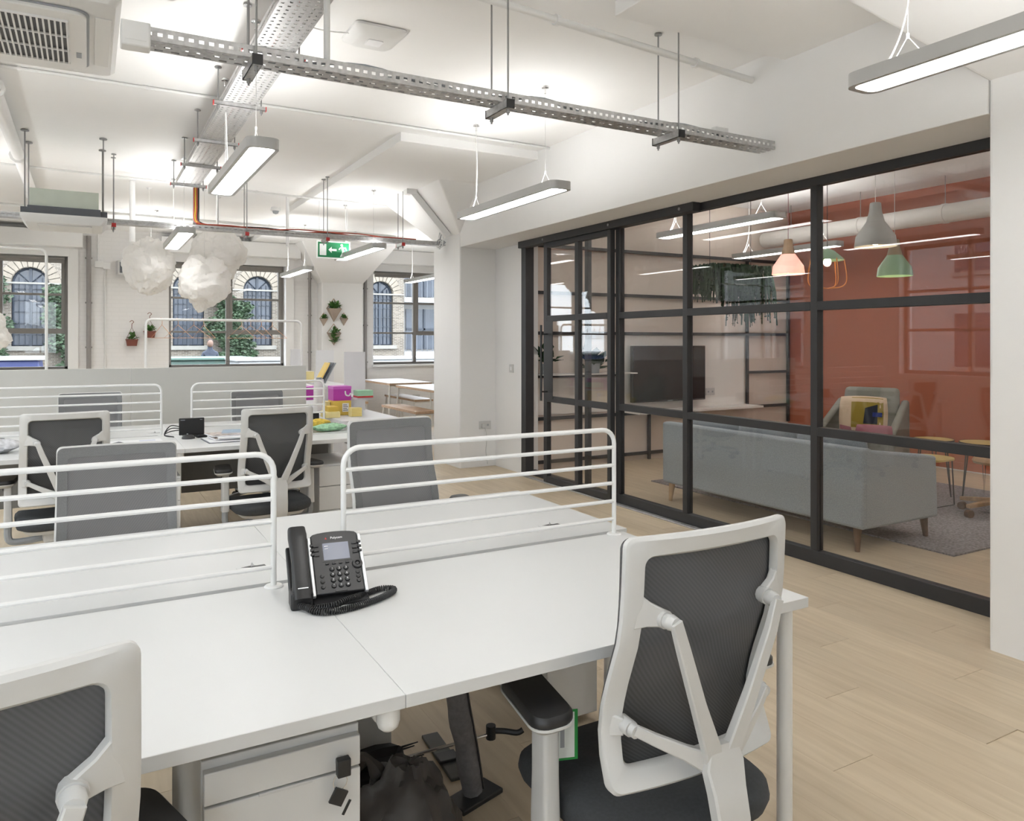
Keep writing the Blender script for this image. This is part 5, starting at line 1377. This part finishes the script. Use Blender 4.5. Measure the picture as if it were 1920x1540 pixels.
MB().tube(spline([(-.17, -.17, .45), (-.18, -.2, .7), (-.1, -.22, .82), (.1, -.22, .82), (.18, -.2, .7), (.17, -.17, .45)], 5), .012, 8).build('backrest', WMET, cc, smooth=True)

def socket(x, y, z, rz, label, name='wall_socket', w=.075, h=.045, sl=True):
    o = thing(name, label, 'socket' if sl else 'switch', (x, y, z), rz)
    MB().box(-w, w, -.010, 0, -h, h).build('plate', WPL, o, bevel=.003)
    if sl:
        for s in (-.035, .035): MB().box(s-.012, s+.012, -.0108, -.010, -.012, .010).build('outlet', GPL, o)
    else: MB().box(-.015, .015, -.013, -.010, -.02, .02).build('rocker', PAPER, o)
    return o
s1 = socket(3.93, 7.66, .47, 0, 'double white socket with a hanging cable on the column side')
MB().tube(spline([(0, -.015, -.03), (.01, -.03, -.15), (.0, -.03, -.3), (.02, -.03, -.44)], 6), .004, 6).build('plug_cable', WPL, s1, smooth=True); MB().box(-.05, -.01, -.04, -.011, -.03, .02).build('plug', WPL, s1, bevel=.004)
socket(XR, 7.28, 1.12, -PI/2, 'white light switch beside the glass door', 'light_switch', .045, .045, False)
socket(5.46, YF, .36, 0, 'white socket low under the eating area window')

# ================================================================== LOUNGE
sf = thing('sofa', 'long blue grey fabric sofa seen from behind through the glass', 'sofa', (4.92, 4.26, 0))
# local x = depth (back at -), y = length
MB().box(-.405, .42, -.985, .985, .163, .36).build('base', SOFA, sf, bevel=.02)
MB().loft([[(-.43, -1.01, .16), (-.29, -1.01, .16), (-.29, 1.01, .16), (-.43, 1.01, .16)], [(-.43, -1.01, .70), (-.33, -1.01, .70), (-.33, 1.01, .70), (-.43, 1.01, .70)]]).build('backrest', SOFA, sf, bevel=.02)
for s in (-1, 1): MB().loft([[(-.415, s*1.013, .161), (.40, s*1.013, .161), (.40, s*.88, .161), (-.415, s*.88, .161)], [(-.415, s*1.013, .695), (.38, s*1.013, .60), (.38, s*.90, .60), (-.415, s*.90, .695)]]).build('arm', SOFA, sf, bevel=.02)
def pillow(mb, c, sx, sy, sz, M=None, n=14):
    vs = []
    for sgn in (1, -1):
        for j in range(n+1):
            for i in range(n+1):
                u = 2*i/n-1; v = 2*j/n-1
                t = ((1-u**4)*(1-v**4))**.45
                k = 1-.07*(u*u*v*v) + 0
                p = Vector((sgn*sz*t, u*sx*(1-.06*(1-v*v)*0)*k, v*sy*k))
                vs.append((M @ p if M is not None else p)+Vector(c))
    fs = []
    for s in range(2):
        o = s*(n+1)**2
        for j in range(n):
            for i in range(n):
                q = (o+j*(n+1)+i, o+j*(n+1)+i+1, o+(j+1)*(n+1)+i+1, o+(j+1)*(n+1)+i); fs.append(q if s == 0 else q[::-1])
    return mb.add(vs, fs)
for k in range(3):
    y = -.59+k*.59
    pillow(MB(), (-.20, y, .60), .29, .185, .10, Matrix.Rotation(-.15, 3, 'Y')).build('back_cushion', SOFAD, sf, smooth=True)
    MB().box(-.20, .44, y-.29, y+.29, .36, .47).build('seat_cushion', SOFAD, sf, bevel=.03)
for sx in (-.38, .35):
    for sy in (-.93, .93): MB().cyl((sx, sy, .17), (sx*1.04, sy*1.01, 0), .030, .016, 12).build('leg', DWOOD if sx > 0 or sy < 0 else OAK, sf, smooth=True)
rg = tag(MB().box(4.97, 7.4, 2.93, 6.0, 0.001, .012).build('area_rug', RUG), 'mottled grey rug under the sofa front', 'rug')

tv = thing('wall_television', 'black flat television on the back wall of the lounge', 'television', (6.14, 7.06, 1.03))
MB().box(-.57, .57, 0, .05, -.335, .335).build('screen_case', BLK, tv, bevel=.006); MB().box(-.555, .555, -.002, 0, -.315, .322).build('screen', mat('tv_glass', (.012, .012, .013), .12), tv); MB().box(-.12, .12, .05, .14, -.1, .1).build('wall_mount', BLK, tv); MB().box(-.04, .04, -.003, .0, -.332, -.322).build('logo_strip', GPL, tv)

# black framed wall shelving
ws = thing('wall_shelving', 'black steel frame shelving across the lounge back wall', 'shelving', (4.25, 7.2, 0))
for z in (2.48, 1.96, 1.51, .56, .08): MB().box(0, 4.08, -.05, -.02, z-.018, z+.018).build('shelf_rail', BSTEEL, ws)
MB().box(0, 1.25, -.05, -.02, 1.012, 1.048).build('shelf_rail', BSTEEL, ws); MB().box(3.29, 4.08, -.05, -.02, .995, 1.028).build('shelf_rail', BSTEEL, ws)
for (x, z0, z1) in ((.0, 0, 2.5), (1.65, 0, .56), (3.29, .56, 2.5), (4.06, .33, 2.5)): MB().box(x-.016, x+.016, -.052, -.02, z0, z1).build('upright', BSTEEL, ws)
MB().box(.02, 1.25, -.32, -.02, 1.048, 1.06).build('shelf_board', LWHITE, ws)
MB().box(.02, 1.25, -.019, 0, .60, 1.0).box(1.3, 3.25, -.019, 0, .6, 1.49).build('back_panel', LWHITE, ws)
MB().box(1.27, 3.27, -.33, -.02, .575, .60).build('shelf_board', LWHITE, ws)
def pot_plant(name, label, x, y, z, pr_, n, size, spread, m, seed, droop=0):
    o = thing(name, label, 'plant', (x, y, z))
    MB().lathe([(0, 0), (pr_*.75, 0), (pr_, pr_*1.6), (pr_*.9, pr_*1.6), (pr_*.85, pr_*1.4), (0, pr_*1.4)], 16).build('pot', GPL, o, smooth=True)
    leafy(o, 'foliage', (0, 0, pr_*1.7), n, size, spread, m, seed, droop)
pot_plant('shelf_plant', 'dark broad leaf plant on the lounge shelf at the door gap', 4.36, 7.02, 1.06, .07, 26, .13, .2, LEAFD, 11)
pot_plant('shelf_plant', 'dark pointed leaf plant on the lounge shelf behind the door glass', 4.98, 7.0, 1.06, .07, 40, .14, .22, LEAFD, 12, .1)
bw = thing('small_bowl', 'small white bowl on the lounge shelf', 'bowl', (4.31, 6.93, 1.06)); MB().lathe([(0, .004), (.02, .0), (.035, .02), (.04, .035), (.036, .034), (.02, .012), (0, .01)], 14).build('shell', PAPER, bw, smooth=True); MB().lathe([(.02, 0), (.022, .005)], 12).build('foot_ring', PAPER, bw)
# large hanging planter
hp = thing('hanging_planter', 'large dark hanging planter with long trailing foliage in the lounge', 'plant', (6.42, 6.35, 2.10))
MB().box(-.36, .36, -.13, .13, 0, .12).build('trough', BLK, hp, bevel=.006)
for s in (-.32, .32): MB().cyl((s, 0, .12), (s, 0, ZC-2.104), .003, n=5).build('cable', BLK, hp)
rs = random.Random(5); fo = MB()
for k in range(700):
    x = rs.uniform(-.42, .40); ln = rs.uniform(.15, .40)*(1.7 if x > .2 else 1); y = rs.uniform(-.2, .2)
    p0 = Vector((x, y, .1)); out = Vector((rs.uniform(-.12, .12), math.copysign(.1, y)*rs.random(), .05))
    pts = [p0, p0+out*.6+Vector((0, 0, .05)), p0+out+Vector((0, 0, -ln*.4)), p0+out*1.15+Vector((rs.uniform(-.03, .03), 0, -ln))]
    for a, b in zip(pts[:-1], pts[1:]):
        w = Vector((rs.uniform(.006, .014), rs.uniform(-.008, .008), 0)); fo.add([a-w, a+w, b+w*.6, b-w*.6], [(0,1,2,3)])
    for q in range(4):
        c_ = pts[1].lerp(pts[3], rs.random()); a, b = basis((rs.gauss(0,1), rs.gauss(0,1), rs.gauss(0,1))); s_ = rs.uniform(.015, .03)
        fo.add([c_-a*s_, c_-b*s_*.5, c_+a*s_, c_+b*s_*.5], [(0,1,2,3)])
f_ = fo.build('trailing_foliage', LEAFD, hp); f_['kind'] = 'stuff'

# pendants
def cone_pendant(x, y, z, label, shade, glow, k=1.0, light=12):
    o = thing('cone_pendant', label, 'lamp', (x, y, z), 0, 'cone pendants in the lounge')
    OAKN = OAK if glow else LGREY
    MB().lathe([(.028*k, .30*k), (.035*k, .295*k), (.040*k, .24*k), (.058*k, .17*k)], 20).build('neck', OAKN if shade is not LGREEN else mat('neck_wood', (.30, .22, .13), .5), o, smooth=True)
    MB().lathe([(.058*k, .17*k), (.075*k, .145*k), (.125*k, .07*k), (.135*k, 0), (.131*k, 0), (.121*k, .068*k), (.07*k, .14*k), (.054*k, .166*k)], 24).build('shade', shade, o, smooth=True)
    MB().sphere((0, 0, .055*k), .038*k, .038*k, .045*k, 12, 8).build('bulb', BULB, o, smooth=True)
    MB().cyl((0, 0, .295*k), (0, 0, ZC-z), .003, n=6).build('cord', PINKF if glow else WMET, o)
    return o
cone_pendant(5.85, 5.04, 2.06, 'pale pink glowing glass pendant in the lounge', PINKG, True, 1.12)
cone_pendant(5.85, 4.12, 2.225, 'grey cone pendant in the lounge', LGREY, False, 1.25)
cone_pendant(6.6, 4.45, 2.03, 'green cone pendant in the lounge', LGREEN, False, 1.15)
cg = thing('cage_pendant', 'orange wire cage pendant with bright bulb in the lounge', 'lamp', (6.0, 4.72, 1.92))
MB().lathe([(.02, .36), (.06, .34), (.135, .27), (.150, .25), (.146, .25), (.06, .33)], 24).build('cap', LGREEN, cg, smooth=True)
for i in range(6):
    a = 2*PI*i/6+.2; ca, sa = math.cos(a), math.sin(a)
    MB().tube(spline([(.145*ca, .145*sa, .26), (.165*ca, .165*sa, .12), (.16*ca, .16*sa, .04), (.11*ca, .11*sa, .0), (0, 0, -.01)], 5), .005, 6).build('cage_wire', ORG, cg, smooth=True)
MB().sphere((0, 0, .235), .035, .035, .04, 12, 8).build('bulb', BULB, cg, smooth=True)
MB().cyl((0, 0, .36), (0, 0, ZC-1.92), .003, n=6).build('cord', BLK, cg)

# armchair, cushions
ar = thing('armchair', 'grey green upholstered armchair facing the sofa', 'armchair', (7.05, 5.12, 0), math.radians(112))
# local: facing +y
MB().box(-.33, .33, -.30, .34, .18, .42).build('seat', AFAB, ar, bevel=.04)
MB().loft([[(-.30, -.36, .36), (.30, -.36, .36), (.30, -.24, .36), (-.30, -.24, .36)], [(-.27, -.46, .92), (.27, -.46, .92), (.27, -.36, .92), (-.27, -.36, .92)]]).build('backrest', AFAB, ar, bevel=.04)
for s in (-1, 1): MB().loft([[(s*.30, -.38, .2), (s*.38, -.38, .2), (s*.38, .34, .2), (s*.30, .34, .2)], [(s*.28, -.46, .80), (s*.36, -.46, .80), (s*.38, .30, .52), (s*.31, .30, .52)]]).build('arm', AFAB, ar, bevel=.025)
for sx in (-.28, .28):
    for sy in (-.28, .28): MB().cyl((sx, sy, .18), (sx*1.1, sy*1.1, 0), .02, .013, 10).build('leg', DWOOD, ar, smooth=True)
cu = thing('patchwork_cushion', 'cream and olive cushion with navy patch on the armchair', 'cushion', (6.93, 5.02, .66), math.radians(28))
TM = Matrix.Rotation(.18, 3, 'Y')
pillow(MB(), (0, 0, 0), .23, .20, .07, TM).build('cover', CREAMF, cu, smooth=True)
def patch(pts, m, nm, lift):
    mb = MB(); vs = []
    for (u, v) in pts:
        vs.append((u, v))
    n = 6
    # quad patch mapped on the bulged front (local -x)
    def P(a, b):
        p0 = Vector((*vs[0], 0)).lerp(Vector((*vs[1], 0)), a); p1 = Vector((*vs[3], 0)).lerp(Vector((*vs[2], 0)), a); p = p0.lerp(p1, b); u, v = p.x, p.y
        t = ((1-u**4)*(1-v**4))**.45; k = 1-.07*(u*u*v*v)
        return tuple(TM @ Vector((-.07*t-lift, -u*.23*k, v*.20*k)))
    mb.grid(P, n, n).build(nm, m, cu, smooth=True)
patch([(-.45, -.9), (.85, -.9), (.85, .9), (-.45, .9)], OLIVEF, 'olive_panel', .002)
patch([(.05, -.45), (.62, -.45), (.62, .55), (.12, .35)], NAVYF, 'navy_patch', .004)
patch([(.42, -.08), (.80, -.08), (.80, .14), (.42, .14)], COBALT, 'cobalt_patch', .006)
patch([(-.95, -.95), (-.40, -.95), (-.45, -.65), (-.95, -.55)], PINKF, 'pink_panel', .002)
pk = thing('pink_cushion', 'dusky pink cushion on the seat of the armchair', 'cushion', (6.83, 4.83, .42), .45)
pillow(MB(), (0, 0, .085), .17, .085, .06, Matrix.Rotation(.35, 3, 'Y')).build('cover', PINKF, pk, smooth=True); MB().cyl((-.04, 0, .09), (-.062, 0, .095), .010, n=8).build('button', PINKF, pk)
dt = thing('ventilation_duct', 'thick white ventilation duct under the lounge ceiling', 'duct', (7.85, 2.2, 2.76))
MB().cyl((0, 0, 0), (0, 4.95, 0), .10, n=20).build('duct_tube', LWHITE, dt, smooth=True)
for k in range(5):
    MB().cyl((0, .5+k, 0), (0, .54+k, 0), .106, n=20).build('duct_clamp', LWHITE, dt, smooth=True)
    MB().cyl((0, .52+k, .10), (0, .52+k, .40), .004, n=6).build('hanger_rod', STEEL, dt)

def side_table(name, label, x, y, z, r, m, legs):
    o = thing(name, label, 'side table', (x, y, 0))
    MB().lathe([(0, z), (r, z), (r, z-.015), (0, z-.015)], 30).build('top', m, o); MB().lathe([(r, z+.001), (r+.004, z+.001), (r+.004, z-.02), (r, z-.02)], 30).build('rim', BLK, o)
    for k in range(legs):
        a = 2*PI*k/legs+.5; c_, s_ = math.cos(a), math.sin(a)
        MB().tube([((r-.05)*c_-.02*s_, (r-.05)*s_+.02*c_, z-.015), ((r-.0)*c_, (r-.0)*s_, 0.014), ((r-.05)*c_+.02*s_, (r-.05)*s_-.02*c_, z-.015)], .006, 6).build('leg', BLK, o)
TOPY = mat('table_top_yellow', (.50, .37, .14), .5, noise_amt=.06)
side_table('side_table', 'taller round side table with pale yellow top and black legs', 6.80, 4.20, .52, .165, TOPY, 3)
side_table('side_table', 'round side table at the right edge of the glass', 6.95, 3.83, .52, .19, TOPY, 3)
sq = thing('side_table', 'low side table with yellow top and thin square frame', 'side table', (6.33, 3.95, 0))
MB().loft([[(u, v, .405) for u, v in rrect(-.22, .20, -.17, .17, .15, 8)], [(u, v, .42) for u, v in rrect(-.22, .20, -.17, .17, .15, 8)]]).build('top', TOPY, sq)
MB().tube([(.17, -.1, .40), (.17, -.12, .014), (-.2, -.12, .014), (-.2, -.1, .40)], .006, 6).tube([(.17, .1, .40), (.17, .12, .014), (-.2, .12, .014), (-.2, .1, .40)], .006, 6).build('frame', BLK, sq)
wb = thing('wooden_star_stool', 'wooden star base stool on castors at the right edge of the glass', 'stool', (6.42, 3.42, 0))
for k in range(5):
    a = 2*PI*k/5+.35; d = Vector((math.cos(a), math.sin(a), 0)); lg = MB().bar([d*.02+Vector((0,0,.13)), d*.30+Vector((0,0,.10))], [.05, .04], [.04, .03], side=(-d.y, d.x, 0)).build('base_arm', OAK, wb)
    p = d*.29+Vector((0, 0, .04)); sd = Vector((-d.y, d.x, 0)); MB().cyl(p-sd*.02, p+sd*.02, .032, n=12).build('castor', DWOOD, lg)
MB().cyl((0, 0, .12), (0, 0, .44), .025, n=12).build('column', OAK, wb, smooth=True); MB().lathe([(0, .43), (.18, .43), (.19, .45), (.17, .48), (0, .48)], 22).build('seat', OAK, wb, smooth=True)
socket(6.9, 7.18, .78, 0, 'double socket on the lounge back wall')
